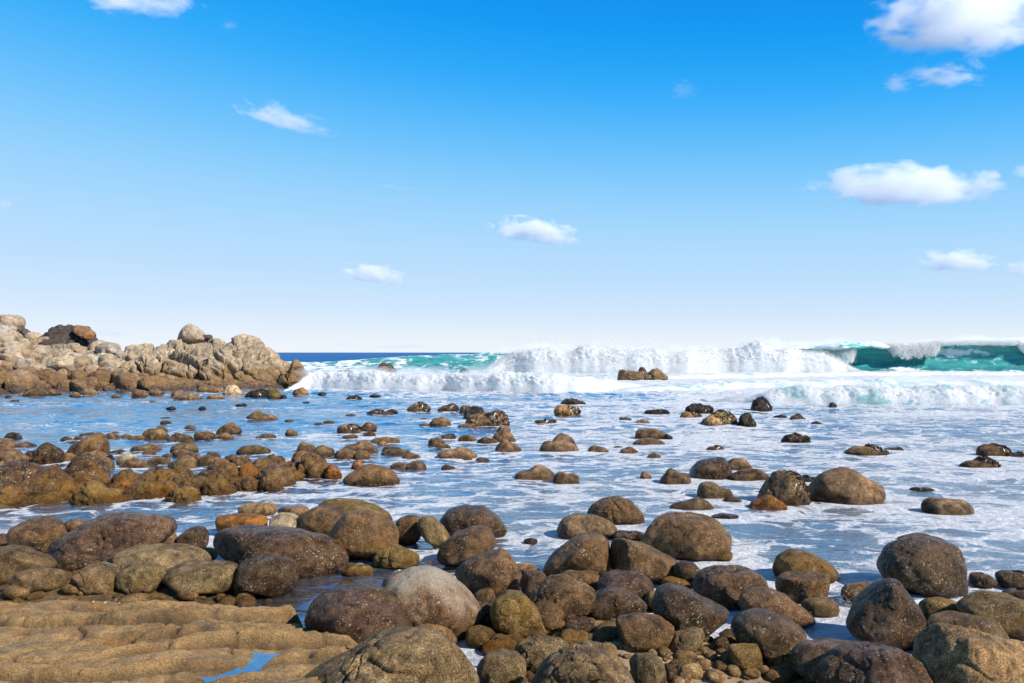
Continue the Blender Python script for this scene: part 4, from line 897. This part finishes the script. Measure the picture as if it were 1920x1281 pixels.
# small stones in the gaps, past counting
V0, T0 = ico(2); VV = []; TT = []
def addstone(x, y, z, w, h, seed):
    r_ = np.random.default_rng(seed); P = V0*np.array([w/2, w/2*r_.uniform(.7, 1.2), h/2]); P = P*(1+.18*perlin(V0*1.3+seed*1.7))[:, None]
    a_ = r_.uniform(0, 6.28); c_, s_ = math.cos(a_), math.sin(a_); P = np.stack([P[:, 0]*c_-P[:, 1]*s_, P[:, 0]*s_+P[:, 1]*c_, P[:, 2]], 1)
    TT.append(T0+len(VV)*len(V0)); VV.append(P+np.array([x, y, z]))
for (pxx, Yc, w, h, z, k) in rub: addstone((pxx-960)/F*Yc, Yc, z+h*.2, w, h, k)
for k in range(1500):
    pxx = rg.uniform(-60, 560); t = rg.random()*.95 if pxx < 270 else rg.random()*.25
    ys, yk = float(interp(pxx, SH)), float(interp(pxx, CR)); Yc = ys+t*(yk-ys); z = float(headland_z(np.array([pxx]), np.array([Yc]))[0])
    w = rg.uniform(.22, .55); addstone((pxx-960)/F*Yc, Yc, z+.08, w, w*.7, 2000+k)
me = mesh_np('headland_cobbles', np.concatenate(VV), np.concatenate(TT), quads=False)
o = link('headland_cobbles', me, M_CLIFF); o.color = (.40, .29, .18, 1); tag(o, 'small stones filling the gaps between the headland boulders', 'cobbles', kind='stuff')

def fractured(name, front, crest, x0, x1, seed, tint, cell=(2.5, 1.8, 1.05), dip=.50, amp=.50, na=420, nb=150, back=6.0, mat=None, k=1.0, round_=0.0):
    """one mass of jointed rock: a hull between waterline and crest, broken into dipping blocks"""
    a = np.linspace(x0, x1, na); b = np.linspace(0, 1, nb)
    A, B = np.meshgrid(a, b, indexing='ij')
    yf = interp(A, [(p[0], p[1]) for p in front]); zf = interp(A, [(p[0], p[2]) for p in front])
    yc = interp(A, [(p[0], p[1]) for p in crest]); zc = CAM_H-(interp(A, [(p[0], p[2]) for p in crest])-HZ)/F*yc
    t = B/.62; up = np.clip(t, 0, 1); bk = np.clip((B-.62)/.38, 0, 1)
    ang = up*math.pi/2
    Yv = yf+(yc-yf)*(1-np.cos(ang))**.9+back*bk
    Zv = zf+(zc-zf)*np.sin(ang)**.85 - (zc-zf)*bk**1.6
    Xv = (A-960)/F*yc
    P = np.stack([Xv, Yv, Zv], -1)
    du = np.gradient(P, axis=0); dv = np.gradient(P, axis=1); n = np.cross(du, dv); n /= np.maximum(np.linalg.norm(n, axis=-1), 1e-6)[..., None]
    if n[na//2, nb//3, 1] > 0: n = -n
    P = P.reshape(-1, 3); n = n.reshape(-1, 3)
    Pk = P/k; q = P+.22*k*np.stack([fbm(Pk*.6+seed, 3), fbm(Pk*.6+seed+9, 3), fbm(Pk*.6+seed+19, 3)], 1)
    c_, s_ = math.cos(dip), math.sin(dip)
    Q = np.stack([(q[:, 0]*c_-q[:, 2]*s_)/cell[0], q[:, 1]/cell[1], (q[:, 0]*s_+q[:, 2]*c_)/cell[2]], 1)
    rr = np.random.default_rng(seed)
    def cellular(Q, k):
        lo, hi = Q.min(0)-1, Q.max(0)+1; cnt = int(np.prod(hi-lo)*k)
        sd = rr.uniform(lo, hi, size=(cnt, 3)); kd = kdtree.KDTree(cnt)
        for i, s_ in enumerate(sd): kd.insert(s_, i)
        kd.balance(); f1 = np.zeros(len(Q)); f2 = np.zeros(len(Q)); idx = np.zeros(len(Q), int)
        for i, p in enumerate(Q):
            r_ = kd.find_n(p, 2); f1[i] = r_[0][2]; f2[i] = r_[1][2]; idx[i] = r_[0][1]
        return f1, f2, idx, sd
    f1, f2, idx, sd = cellular(Q, .9)
    off = rr.normal(size=len(sd))*.42; tv = rr.normal(size=(len(sd), 3))*.42
    d = off[idx]+np.sum((Q-sd[idx])*tv[idx], 1)*.9 - 1.5*np.exp(-((f2-f1)/.055)**2)
    f1b, f2b, idb, sdb = cellular(Q*2.3, .8)
    offb = rr.normal(size=len(sdb))*.35; tvb = rr.normal(size=(len(sdb), 3))*.5
    d2 = offb[idb]+np.sum((Q*2.3-sdb[idb])*tvb[idb], 1)*.8 - 1.3*np.exp(-((f2b-f1b)/.085)**2)
    edge = np.minimum(1, np.minimum((A-x0), (x1-A))/12).reshape(-1)
    P = P+n*((d*amp+d2*amp*.34+.05*k*fbm(Pk*2.5, 3) - round_*f1)*np.clip(edge, .15, 1))[:, None]
    me = mesh_np(name, P, grid_faces(na, nb))
    o = link(name, me, mat or M_CLIFF); o.color = tint+(1,); return o
o = fractured('rocky_outcrop', [(262,57,-.6),(330,54,-.6),(430,54.5,-.6),(520,56,-.6),(560,57.5,-.6),(582,58.5,-.6)],
    [(262,63,660),(300,62.5,653),(322,62,650),(335,62,640),(352,62,638),(380,62,641),(398,62,646),(430,62,648),(447,62,640),(468,62,634),(483,62,641),(498,62,649),(510,61.5,656),(523,61,668),(543,60.5,688),(562,60,706),(582,59.5,738)],
    258, 582, 3, (.52, .395, .26))
tag(o, 'massive pale fractured rock outcrop sloping into the surf at the end of the headland', 'outcrop')
o = fractured('sea_stack', [(536,55.5,-.6),(560,55,-.6),(580,56.5,-.6)], [(536,57.5,700),(546,57.5,686),(558,57.5,677),(566,57.5,690),(575,57.8,706),(581,58,735)], 534, 583, 8, (.34, .20, .10), na=110, nb=90, amp=.22, back=3.5)
tag(o, 'brown pointed rock at the very tip of the headland with surf breaking on it', 'rock')
o = fractured('dark_crag', [(70,69,1.6),(130,68,1.7),(195,69,1.5)], [(70,73,645),(76,73,628),(100,73,622),(112,73,618),(120,73,612),(133,73,606),(150,73,608),(165,73,616),(178,73,632),(186,73,642),(196,73,652)], 70, 196, 5, (.085, .062, .052), na=220, nb=110, amp=.34, dip=-.5, back=4)
tag(o, 'dark blackish crag standing above the pale boulders on the skyline', 'crag')
o = hboulder(158, 70.5, CAM_H-(623-HZ)/F*70.5, 2.1, .95, .8, (.42,.22,.09), 'rust-orange slab on the upper right shoulder of the dark crag', None, 31, 5); o.rotation_euler = (0, R(32), 0)
cp = [((x_-361)/F*62, -(y_-626)/F*62) for x_, y_ in [(333,640),(336,624),(344,611),(352,606),(366,611),(379,621),(388,632),(389,642),(361,646)]]
me = rock_mesh(*outline_r(cp), 1.0, 5, 557, .8, cells=.4, cuts=7, cut_amt=.14); o = link('headland_boulder', me, M_CLIFF, loc=((361-960)/F*62, 62, CAM_H-(626-HZ)/F*62)); o.color = (.44, .335, .23, 1)
tag(o, 'wedge-shaped capstone sloping to the right on top of the pale outcrop', 'boulder')
o = hboulder(384, 62, CAM_H-(634-HZ)/F*62, 1.25, .5, .6, (.12,.09,.07), 'flat dark stone sticking out right of the capstone', None, 58, 4)
o = hboulder(347, 61.2, CAM_H-(627-HZ)/F*61.2, .7, .55, .35, (.5,.38,.25), 'small round pale stone in front of the capstone', None, 59, 4)
o = hboulder(12, 77, CAM_H-(608-HZ)/F*77, 3.0, 1.9, 1.6, (.46,.34,.23), 'highest grey-tan boulder on the skyline at the left edge', None, 61, 5)
o = hboulder(33, 79, CAM_H-(622-HZ)/F*79, 3.4, .9, 1.4, (.12,.09,.08), 'dark sloping rock behind the skyline boulders at the left edge', None, 62, 5); o.rotation_euler = (0, R(28), 0)
o = hboulder(465, 61, CAM_H-(643-HZ)/F*61, 2.4, 1.2, 1.3, (.5,.37,.25), 'smooth rounded hump crowning the right half of the outcrop', None, 63, 5, 1.0)

# the reef the golden boulders stand on
o = fractured('rocky_reef', [(-60,12.6,-.3),(0,12.9,-.3),(130,13.1,-.3),(235,13.1,-.3),(375,13.4,-.3),(450,14.1,-.3),(550,14.8,-.3),(615,15.8,-.3),(640,16.4,-.3)],
    [(-60,14.2,875),(0,14.3,882),(50,14.3,874),(110,14.4,884),(130,14.4,900),(165,14.5,878),(205,14.5,896),(235,14.5,902),(268,14.5,892),(300,14.6,884),(360,14.8,890),(400,15.0,884),(440,15.2,876),(500,15.6,876),(540,15.9,868),(580,16.3,860),(615,16.7,880),(640,17,905)],
    -60, 640, 27, (.115, .064, .030), cell=(.62, .6, .5), dip=.4, amp=.11, na=620, nb=120, back=.9, mat=M_MID, k=.3, round_=.05)
o.color = (.115, .064, .030, .3); o['algae'] = 1.0; o['gloss'] = .5
tag(o, 'low jagged dark and golden reef running along the left side of the bay', 'reef')

# ------------------------------------------------------------------ breaking waves
def droplets(name, pts, rad, parent, seed=0):
    rr = np.random.default_rng(seed); n = len(pts)
    O = np.array([(1,0,0),(-1,0,0),(0,1,0),(0,-1,0),(0,0,1),(0,0,-1)], float)
    T = np.array([(0,2,4),(2,1,4),(1,3,4),(3,0,4),(2,0,5),(1,2,5),(3,1,5),(0,3,5)])
    V = (pts[:, None, :]+O[None]*rad[:, None, None]*rr.uniform(.6, 1.3, size=(n, 6, 1))).reshape(-1, 3)
    Fc = (T[None]+6*np.arange(n)[:, None, None]).reshape(-1, 3)
    return link(name, mesh_np(name, V, Fc, smooth=False, quads=False), M_SPRAY, parent=parent)
def roller(name, path, seed, parent, depth=3.0, step=.14, nb=56, lump=.5, thin=.0, steep=.55, hvar=.22):
    """white water: path of (px, py of the front foot, py of the top)"""
    xs = np.array([p[0] for p in path], float); yf = F*CAM_H/(np.array([p[1] for p in path], float)-HZ)
    top = CAM_H-(np.array([p[2] for p in path], float)-HZ)/F*(yf+depth*.45)
    wx = (xs-960)/F*yf; X = np.arange(wx[0], wx[-1], step); b = np.linspace(0, 1, nb)
    bd = np.linspace(0, 1, 800); hm_ = max(top.max(), .6); cz = hm_*np.sin(math.pi*bd**steep)**.8; ds = np.r_[0, np.cumsum(np.hypot(np.diff(bd)*depth, np.diff(cz)))]
    b = np.interp(np.linspace(0, ds[-1], nb), ds, bd)
    A, B = np.meshgrid(X, b, indexing='ij')
    Yf = np.interp(A, wx, yf)+.5*fbm(xyz(A.ravel()*.35, seed, 0), 3).reshape(A.shape)
    H = np.interp(A, wx, top)*(1+hvar*fbm(xyz(A.ravel()*.38, seed+5, 0), 3).reshape(A.shape))
    H = np.maximum(H, .02)
    prof = np.sin(math.pi*B**steep)**.8
    P = np.stack([A, Yf+depth*B, -.12+(H+.12)*prof], -1)
    du = np.gradient(P, axis=0); dv = np.gradient(P, axis=1); n = np.cross(dv, du); n /= np.maximum(np.linalg.norm(n, axis=-1), 1e-6)[..., None]
    if n[len(X)//2, nb//3, 2] < 0: n = -n
    P = P.reshape(-1, 3); n = n.reshape(-1, 3); Hh = H.reshape(-1)
    q = P*(1, 1, 1.2)+seed
    d = lump*Hh*(.46*billow(q*1.1, 3)+.42*billow(q*3.4, 3)+.42*billow(q*8.5, 2)-.55)*sstep(0, .06, np.minimum(B, 1-B)).ravel()
    P = P+n*d[:, None]
    me = mesh_np(name, P, grid_faces(len(X), nb)[:, ::-1]); attr(me, 'thin', np.full(len(P), thin))
    o = link(name, me, M_FOAM, parent=parent)
    return o, P.reshape(len(X), nb, 3), H
def spray_over(name, P, H, parent, n, seed, up=.5, rad=(.02, .05), fwd=.3):
    rr = np.random.default_rng(seed); i = rr.integers(0, P.shape[0], n); j = rr.integers(int(P.shape[1]*.04), int(P.shape[1]*.7), n)
    base = P[i, j]; h = np.abs(H[i, 0])
    cl = np.clip(.5+1.1*perlin(xyz(base[:, 0]*.55+seed, 0, 3)), .02, 2)
    off = rr.normal(size=(n, 3))*np.array([.25, fwd, .12])*h[:, None]; off[:, 2] = rr.exponential(1, n)*up*h*.5*cl
    r = rr.uniform(*rad, size=n)*np.exp(-off[:, 2]/np.maximum(h, .2)*.5)
    return droplets(name, base+off, r, parent, seed)
def wave(name, label):
    o = bpy.data.objects.new(name, None); COL.objects.link(o); tag(o, label, 'wave', 'waves breaking in the bay'); return o

# 1. the big breaker: standing face, thrown lip, tumbling white water
bw = wave('breaking_wave', 'tall teal breaker far out, curling on the right and tumbling white in the middle')
CX = [(400,676),(500,678),(560,680),(620,677),(700,671),(780,667),(860,664),(930,660),(1000,659),(1100,660),(1250,661),(1400,660),(1440,655),(1500,651),(1560,649),(1600,646),(1700,645),(1760,641),(1830,640),(1920,641),(2100,640),(2400,650)]
FY = [(400,112),(700,110),(1000,107),(1920,104),(2400,102)]
CURL = [(400,0),(850,.0),(940,.45),(1400,.6),(1560,.9),(1600,1.25),(1650,1.25),(1700,1.0),(1760,.75),(1920,.8),(2400,.8)]
PA = np.array([(-6,-.03),(-4.8,.02),(-3.6,.14),(-2.5,.34),(-1.5,.58),(-.7,.80),(0,.95),(.8,1.0),(1.8,.96),(3.5,.78),(6,.45),(9,.12),(12,-.05)])
PB = np.array([(-6,-.03),(-4.0,.02),(-2.4,.06),(-1.2,.18),(-.5,.40),(-.35,.62),(-.8,.82),(-1.9,.86),(-1.7,.96),(-.3,1.0),(2.5,.80),(7,.30),(12,-.05)])
from mathutils import geometry
def curve(Pp, n):
    t = np.linspace(0, len(Pp)-1, n); i = np.clip(np.floor(t).astype(int), 0, len(Pp)-2); f = (t-i)[:, None]
    p = lambda k: Pp[np.clip(k, 0, len(Pp)-1)]
    a, b_, c, d = p(i-1), p(i), p(i+1), p(i+2)
    return .5*((2*b_)+(-a+c)*f+(2*a-5*b_+4*c-d)*f**2+(-a+3*b_-3*c+d)*f**3)
nb = 120; ca, cb = curve(PA, nb), curve(PB, nb)
yv = interp(0, [(0, 0)]); pxs = np.linspace(400, 2400, 900)
fy = interp(pxs, FY); cy = fy+5.5; wx = (pxs-960)/F*fy
Hh = CAM_H-(interp(pxs, CX)-HZ)/F*cy; Hh = Hh*(1+.03*fbm(xyz(pxs/40, 0, 0), 3)); kc = interp(pxs, CURL)*(1+.25*fbm(xyz(pxs/60, 3, 0), 2))
K = np.clip(kc, 0, 1.4)[:, None]; prof = ca[None]*(1-K[..., None])+cb[None]*K[..., None]
sc_ = np.clip(Hh/4.0, .45, 1.2)[:, None]
Yv = fy[:, None]+5.5+prof[..., 0]*(.55+.45*sc_); Zv = prof[..., 1]*Hh[:, None]; Xv = np.repeat(wx[:, None], nb, 1)+prof[..., 0]*.06
P = np.stack([Xv, Yv, Zv], -1).reshape(-1, 3)
P[:, 2] += .16*fbm(P*(.5, .6, .6), 4)*np.repeat(sc_, nb, 1).ravel(); P[:, 1] += .22*fbm(P*(.25, .5, 1.0)+7, 3)
bidx = np.tile(np.arange(nb)/(nb-1), len(pxs)); PXv = np.repeat(pxs, nb); Kv = np.repeat(K[:, 0], nb)
foam = np.full(len(P), .22)
foam += .30*(1-sstep(900, 960, PXv))*(.75+.5*fbm(xyz(PXv/40, bidx*6, 1), 3)) + .22*(1-sstep(560, 760, PXv))
foam += .55*sstep(.52, .60, bidx)*(1-sstep(.85, 1, bidx))                 # lip and back
foam += .35*(1-sstep(.0, .16, bidx))                                      # torn foam at the foot
foam += .10*(PXv > 1640)*(1+fbm(xyz(PXv/30, bidx*9, 4), 3)) + .5*np.exp(-((PXv-1840)/50)**2-((bidx-.40)/.06)**2) + .4*np.exp(-((PXv-1720)/30)**2-((bidx-.15)/.08)**2) - .25*np.exp(-((PXv-1625)/40)**2)*(bidx > .2)
foam += .25*((PXv > 930) & (PXv < 1520))
me = mesh_np('wave_face', P, grid_faces(len(pxs), nb)[:, ::-1]); attr(me, 'foam', np.clip(foam, 0, 1)); attr(me, 'height', np.clip(P[:, 2]/4.0, 0, 1))
link('wave_face', me, M_WAVE, parent=bw)
def pxpath(pts, dy=0): return pts
o, Pr, Hr = roller('white_water', [(915,700,692),(945,699.5,672),(965,699.5,664),(1000,700,659),(1035,700,653),(1060,700,658),(1100,700,653),(1150,700,659),(1185,700,655),(1230,700,661),(1290,700,661),(1345,699,656),(1385,699,658),(1412,699,650),(1430,699,642),(1446,699,651),(1475,699,658),(1520,698.5,662),(1560,698.5,668),(1590,698,682),(1612,698,693)], 2, bw, depth=6.5, step=.16, nb=84, lump=.24, thin=.15, hvar=.17)
spray_over('spray', Pr, Hr, bw, 55000, 4, up=.5, rad=(.018, .05), fwd=.16)
# thrown lip falling as a ragged white curtain
def curtain(name, x0, x1, drop, seed, fwd=1.4, n=7000):
    pxa = np.arange(x0, x1, .9); fyy = interp(pxa, FY)+5.5; H_ = CAM_H-(interp(pxa, CX)-HZ)/F*fyy; t = np.linspace(0, 1, 46)
    A, T_ = np.meshgrid(pxa, t, indexing='ij'); e = np.minimum(1, np.minimum(A-x0, x1-A)/14)**.6
    dr = drop*(e*(1+.28*fbm(xyz(A.ravel()/9+seed, 0, 0), 3).reshape(A.shape)))
    Z = H_[:, None]*(1.0-dr*T_**1.7*1.0)+.05; Yy = fyy[:, None]-.5-fwd*np.sqrt(T_)*1.2*e; Xx = (A-960)/F*fyy[:, None]
    thick = .28*np.sin(math.pi*T_)
    Pf = np.stack([Xx, Yy-thick, Z], -1); Pb = np.stack([Xx, Yy+.25, Z], -1)[:, ::-1]
    P_ = np.concatenate([Pf, Pb], 1); nn_ = P_.shape[1]; Q = P_.reshape(-1, 3)
    Q[:, 1] -= .34*billow(Q*(1.6, 1, .8)+seed, 3)*np.tile(np.r_[np.ones(46), np.zeros(46)], len(pxa)); Q[:, 2] += .15*fbm(Q*1.4+seed, 3)
    me = mesh_np(name, Q, grid_faces(len(pxa), nn_)); attr(me, 'thin', np.zeros(len(Q))); link(name, me, M_FOAM, parent=bw)
    rr = np.random.default_rng(seed); i = rr.integers(0, len(pxa), n); j = (rr.beta(1.2, 1.2, n)*45).astype(int)
    b0 = Pf[i, j]+rr.normal(size=(n, 3))*(.12, .25, .14); b0[:, 1] -= .3
    droplets('spray', b0, rr.uniform(.02, .055, n), bw, seed)
curtain('falling_lip', 1652, 1752, .50, 11, n=12000); curtain('falling_lip', 1735, 1900, .14, 18, .9, 6000); curtain('falling_lip', 1590, 1665, .10, 19, .9, 3000); curtain('falling_lip', 1556, 1598, .75, 12, n=4000); curtain('falling_lip', 1895, 1990, .55, 13, n=3000)
pass
# blown spindrift along the crest
rr = np.random.default_rng(9); n = 70000; pxa = rr.uniform(940, 1960, n); fyy = interp(pxa, FY)+6; hh = CAM_H-(interp(pxa, CX)-HZ)/F*fyy
cl = np.clip(.35+1.4*perlin(xyz(pxa/22, 0, 2)), .05, 2)+2.0*np.exp(-((pxa-1428)/18)**2)
pts = np.stack([(pxa-960)/F*fyy, fyy+rr.normal(size=n)*.6+rr.exponential(.5, n), hh-.25+rr.exponential(.40, n)*cl], 1)
droplets('spindrift', pts, rr.uniform(.009, .024, n), bw, 10)

# soft mist hanging over the crest
def mist_material(name, dens):
    m, nt = new_mat(name); g = G(nt); v = g.n('ShaderNodeVolumeScatter', {'Color': (1, 1, 1, 1), 'Density': dens, 'Anisotropy': 0.1}); g.out(vol=v.outputs[0]); return m
M_MIST = mist_material('sea_mist', .34)
def puffs(parent, n, x0, x1, seed, Yf_, zf_, rx=(1.2, 3.2), rz=(.5, 1.1)):
    rr = np.random.default_rng(seed); V_, T_ = ico(3)
    for k in range(n):
        p_ = rr.uniform(x0, x1); Yc = float(Yf_(p_))+rr.uniform(-.6, 2.5); zc = float(zf_(p_))+rr.uniform(-.5, .35)
        a, c = rr.uniform(*rx), rr.uniform(*rz); P_ = V_*np.array([a, a*.6, c])*(1+.35*fbm(V_*1.3+k*2.3+seed, 3))[:, None]
        link('mist', mesh_np('mist', P_, T_, quads=False), M_MIST, parent=parent, loc=((p_-960)/F*Yc, Yc, zc))
puffs(bw, 46, 950, 1600, 3, lambda p: interp(p, FY)+4.5, lambda p: CAM_H-(interp(p, CX)-HZ)/F*108)
puffs(bw, 9, 1400, 1455, 4, lambda p: interp(p, FY)+4.5, lambda p: CAM_H+.35-(interp(p, CX)-HZ)/F*108, (.8, 1.6), (.7, 1.5))
puffs(bw, 22, 1600, 1960, 5, lambda p: interp(p, FY)+6.5, lambda p: CAM_H+.1-(interp(p, CX)-HZ)/F*108, (1.2, 3.0), (.3, .7))

# 2. the inner line of white water off the headland
w2 = wave('breaking_wave', 'low wall of white water rolling in from the tip of the headland to mid bay')
o, Pr, Hr = roller('white_water', [(530,733,730),(556,730,716),(580,729,700),(610,729,697),(680,731,699),(760,732,703),(840,733,703),(880,734,706),(930,735,700),(1000,736,702),(1050,736,703),(1100,735,708),(1140,733,714),(1190,730,720),(1230,727,724)], 5, w2, depth=3.6, lump=.34, thin=.25, step=.09, nb=64)
spray_over('spray', Pr, Hr, w2, 22000, 6, up=.28, rad=(.008, .022))
yp_ = lambda p: F*CAM_H/(interp(p, [(560,730),(900,735),(1150,733)])-HZ)+1.4
puffs(w2, 34, 575, 1150, 6, yp_, lambda p: CAM_H+.0-(interp(p, [(560,704),(700,702),(900,705),(1150,712)])-HZ)/F*(yp_(p)), (.6, 1.5), (.25, .5))
# 3. the nearer breaker on the right
w3 = wave('breaking_wave', 'small foaming wave on the right with turquoise hollows under its crest')
o, Pr, Hr = roller('white_water', [(1330,752,750),(1400,755,742),(1440,757,734),(1500,758,727),(1560,759,726),(1640,760,727),(1720,760,725),(1800,761,723),(1880,761,725),(1960,761,727),(2100,760,735)], 8, w3, depth=3.2, lump=.34, thin=1.0, step=.08, nb=56)
spray_over('spray', Pr, Hr, w3, 15000, 12, up=.4, rad=(.010, .024))
puffs(w3, 26, 1400, 1960, 7, lambda p: 39.0, lambda p: .88, (.5, 1.2), (.18, .38))
# 4. broken ridges between them
w4 = wave('breaking_wave', 'long low ridge of broken foam at the foot of the tall breaker on the right')
o, Pr, Hr = roller('white_water', [(1200,712,708),(1300,711,702),(1450,708,700),(1600,705,697.5),(1750,704,697),(1920,704,697),(2100,704,698)], 14, w4, depth=5, lump=.45, thin=.6, step=.14, nb=40)
w5 = wave('breaking_wave', 'patchy turquoise and white swell between the surf lines right of centre')
o, Pr, Hr = roller('white_water', [(1150,735,731),(1230,733,722),(1330,731,716),(1450,728,713),(1600,726,712),(1800,724,712),(2000,724,714)], 17, w5, depth=6, lump=.35, thin=1.0, step=.12, nb=48)
# splashes where water meets rock
def splash(cx, by, w, h, n, seed, label):
    Y_ = F*CAM_H/(by-HZ); rr = np.random.default_rng(seed); u = rr.normal(size=n)*.33
    z = rr.exponential(.35, n)*h/F*Y_*np.exp(-u**2*3)
    pts = np.stack([(cx-960)/F*Y_+u*w/F*Y_, Y_+rr.normal(size=n)*.12*w/F*Y_, z], 1)
    o = droplets('splash', pts, rr.uniform(.0025, .0065, n)*Y_/14, None, seed); tag(o, label, 'splash', kind='stuff')
splash(1590, 1150, 110, 40, 1500, 3, 'white splash between the round and the pointed boulder'); splash(1385, 1265, 90, 22, 700, 4, 'foam spitting at the bottom right of centre')
splash(578, 716, 46, 13, 2500, 5, 'surf bursting against the tip of the headland')

# ------------------------------------------------------------------ clouds: real puffs of thin vapour some kilometres out
def cloud_material(seed, dens, sx, sy, sz, nscale, wisp):
    m, nt = new_mat('cloud_vapour'); g = G(nt)
    P = g.n('ShaderNodeTexCoord').outputs['Object']
    Pn = g.scale(P, (1/sx, 1/sy, 1/sz))
    ln = g.n('ShaderNodeVectorMath', {0: Pn}, operation='LENGTH').outputs['Value']
    q = g.vadd(g.scale(P, (nscale/sx, nscale/sx, nscale/sx*(2.6 if wisp else 2.0))), (seed*7.3, seed*3.1, seed))
    n1 = g.noise(q, 1.0, 6, .6, .3)
    v = g.math('SUBTRACT', g.math('ADD', g.math('MULTIPLY', n1, 2.6), -.32 if not wisp else -.48), ln)
    v = g.step(0.02, .45 if not wisp else .6, v)
    flat = g.n('ShaderNodeSeparateXYZ', {0: Pn}).outputs['Z']
    v = g.math('MULTIPLY', v, g.step(-.75, -.35, flat))
    pv = g.n('ShaderNodeVolumePrincipled', {'Color': (1, 1, 1, 1), 'Anisotropy': .0}); g.set(pv.inputs['Density'], g.math('MULTIPLY', v, dens))
    g.out(vol=pv.outputs[0]); return m
CL = [ (760,650,190,9,.003,0,1,'faint flat cloud low over the horizon at centre'),(120,612,90,14,.003,0,1,'faint cloud low over the headland at left'),(1560,585,120,9,.002,0,1,'faint streak of cloud low on the right'),(1280,170,60,40,.0012,0,1,'barely visible wisp high right of centre'),(738,351,70,9,.002,5,1,'thin short streak of cloud left of centre'),
 # cx, cy, w, h, density, rotation, wisp, label
 (1808,26,270,150,.009,0,0,'biggest white cloud cut by the top right corner'),(1770,143,150,46,.009,4,1,'thin torn cloud just below the biggest one'),(1680,158,46,40,.007,10,1,'small wispy scrap left of the thin torn cloud'),
 (1830,119,44,22,.006,25,1,'tiny curl of cloud right of the thin torn cloud'),(1705,352,290,72,.012,0,0,'long puffy white cloud on the right third of the sky'),(1796,491,128,38,.014,0,0,'small oval white cloud low on the right'),
 (1915,505,60,28,.010,0,0,'small cloud cut by the right edge low down'),(1918,322,30,26,.008,0,0,'tiny cloud cut by the right edge level with the long puffy one'),(1000,436,140,44,.02,8,0,'small white cloud in the centre of the sky'),
 (700,516,104,34,.022,8,0,'small cloud low left of centre'),(525,222,185,44,.008,16,1,'slanting feathery streak of cloud at upper left'),(260,6,210,44,.010,0,1,'white cloud cut by the top edge at left'),
 (430,48,34,20,.003,0,1,'tiny wisp near the top left of centre'),(5,383,34,20,.006,0,0,'tiny cloud cut by the left edge'),(215,624,60,16,.006,0,0,'small pale cloud just above the headland near the horizon'),
 (640,645,110,10,.003,0,1,'faint streak of cloud on the horizon right of the headland')]
box_v, box_t = ico(3)
for i, (cx, cy, w, h, dens, rot, wisp, lab) in enumerate(CL):
    Yc = 3600.0; sx, sz = w/F*Yc*.62, h/F*Yc*.62; sy = max(sz, sx*.35)
    me = mesh_np('cloud', box_v*np.array([sx*1.15, sy*1.15, sz*1.15]), box_t, quads=False)
    o = link('cloud', me, cloud_material(i+1, dens*1.45, sx, sy, sz, 2.6 if not wisp else 3.0, wisp), loc=px(cx, cy, Yc)); o.rotation_euler = (0, R(rot), 0)
    tag(o, lab, 'cloud', 'scattered clouds in the sky')
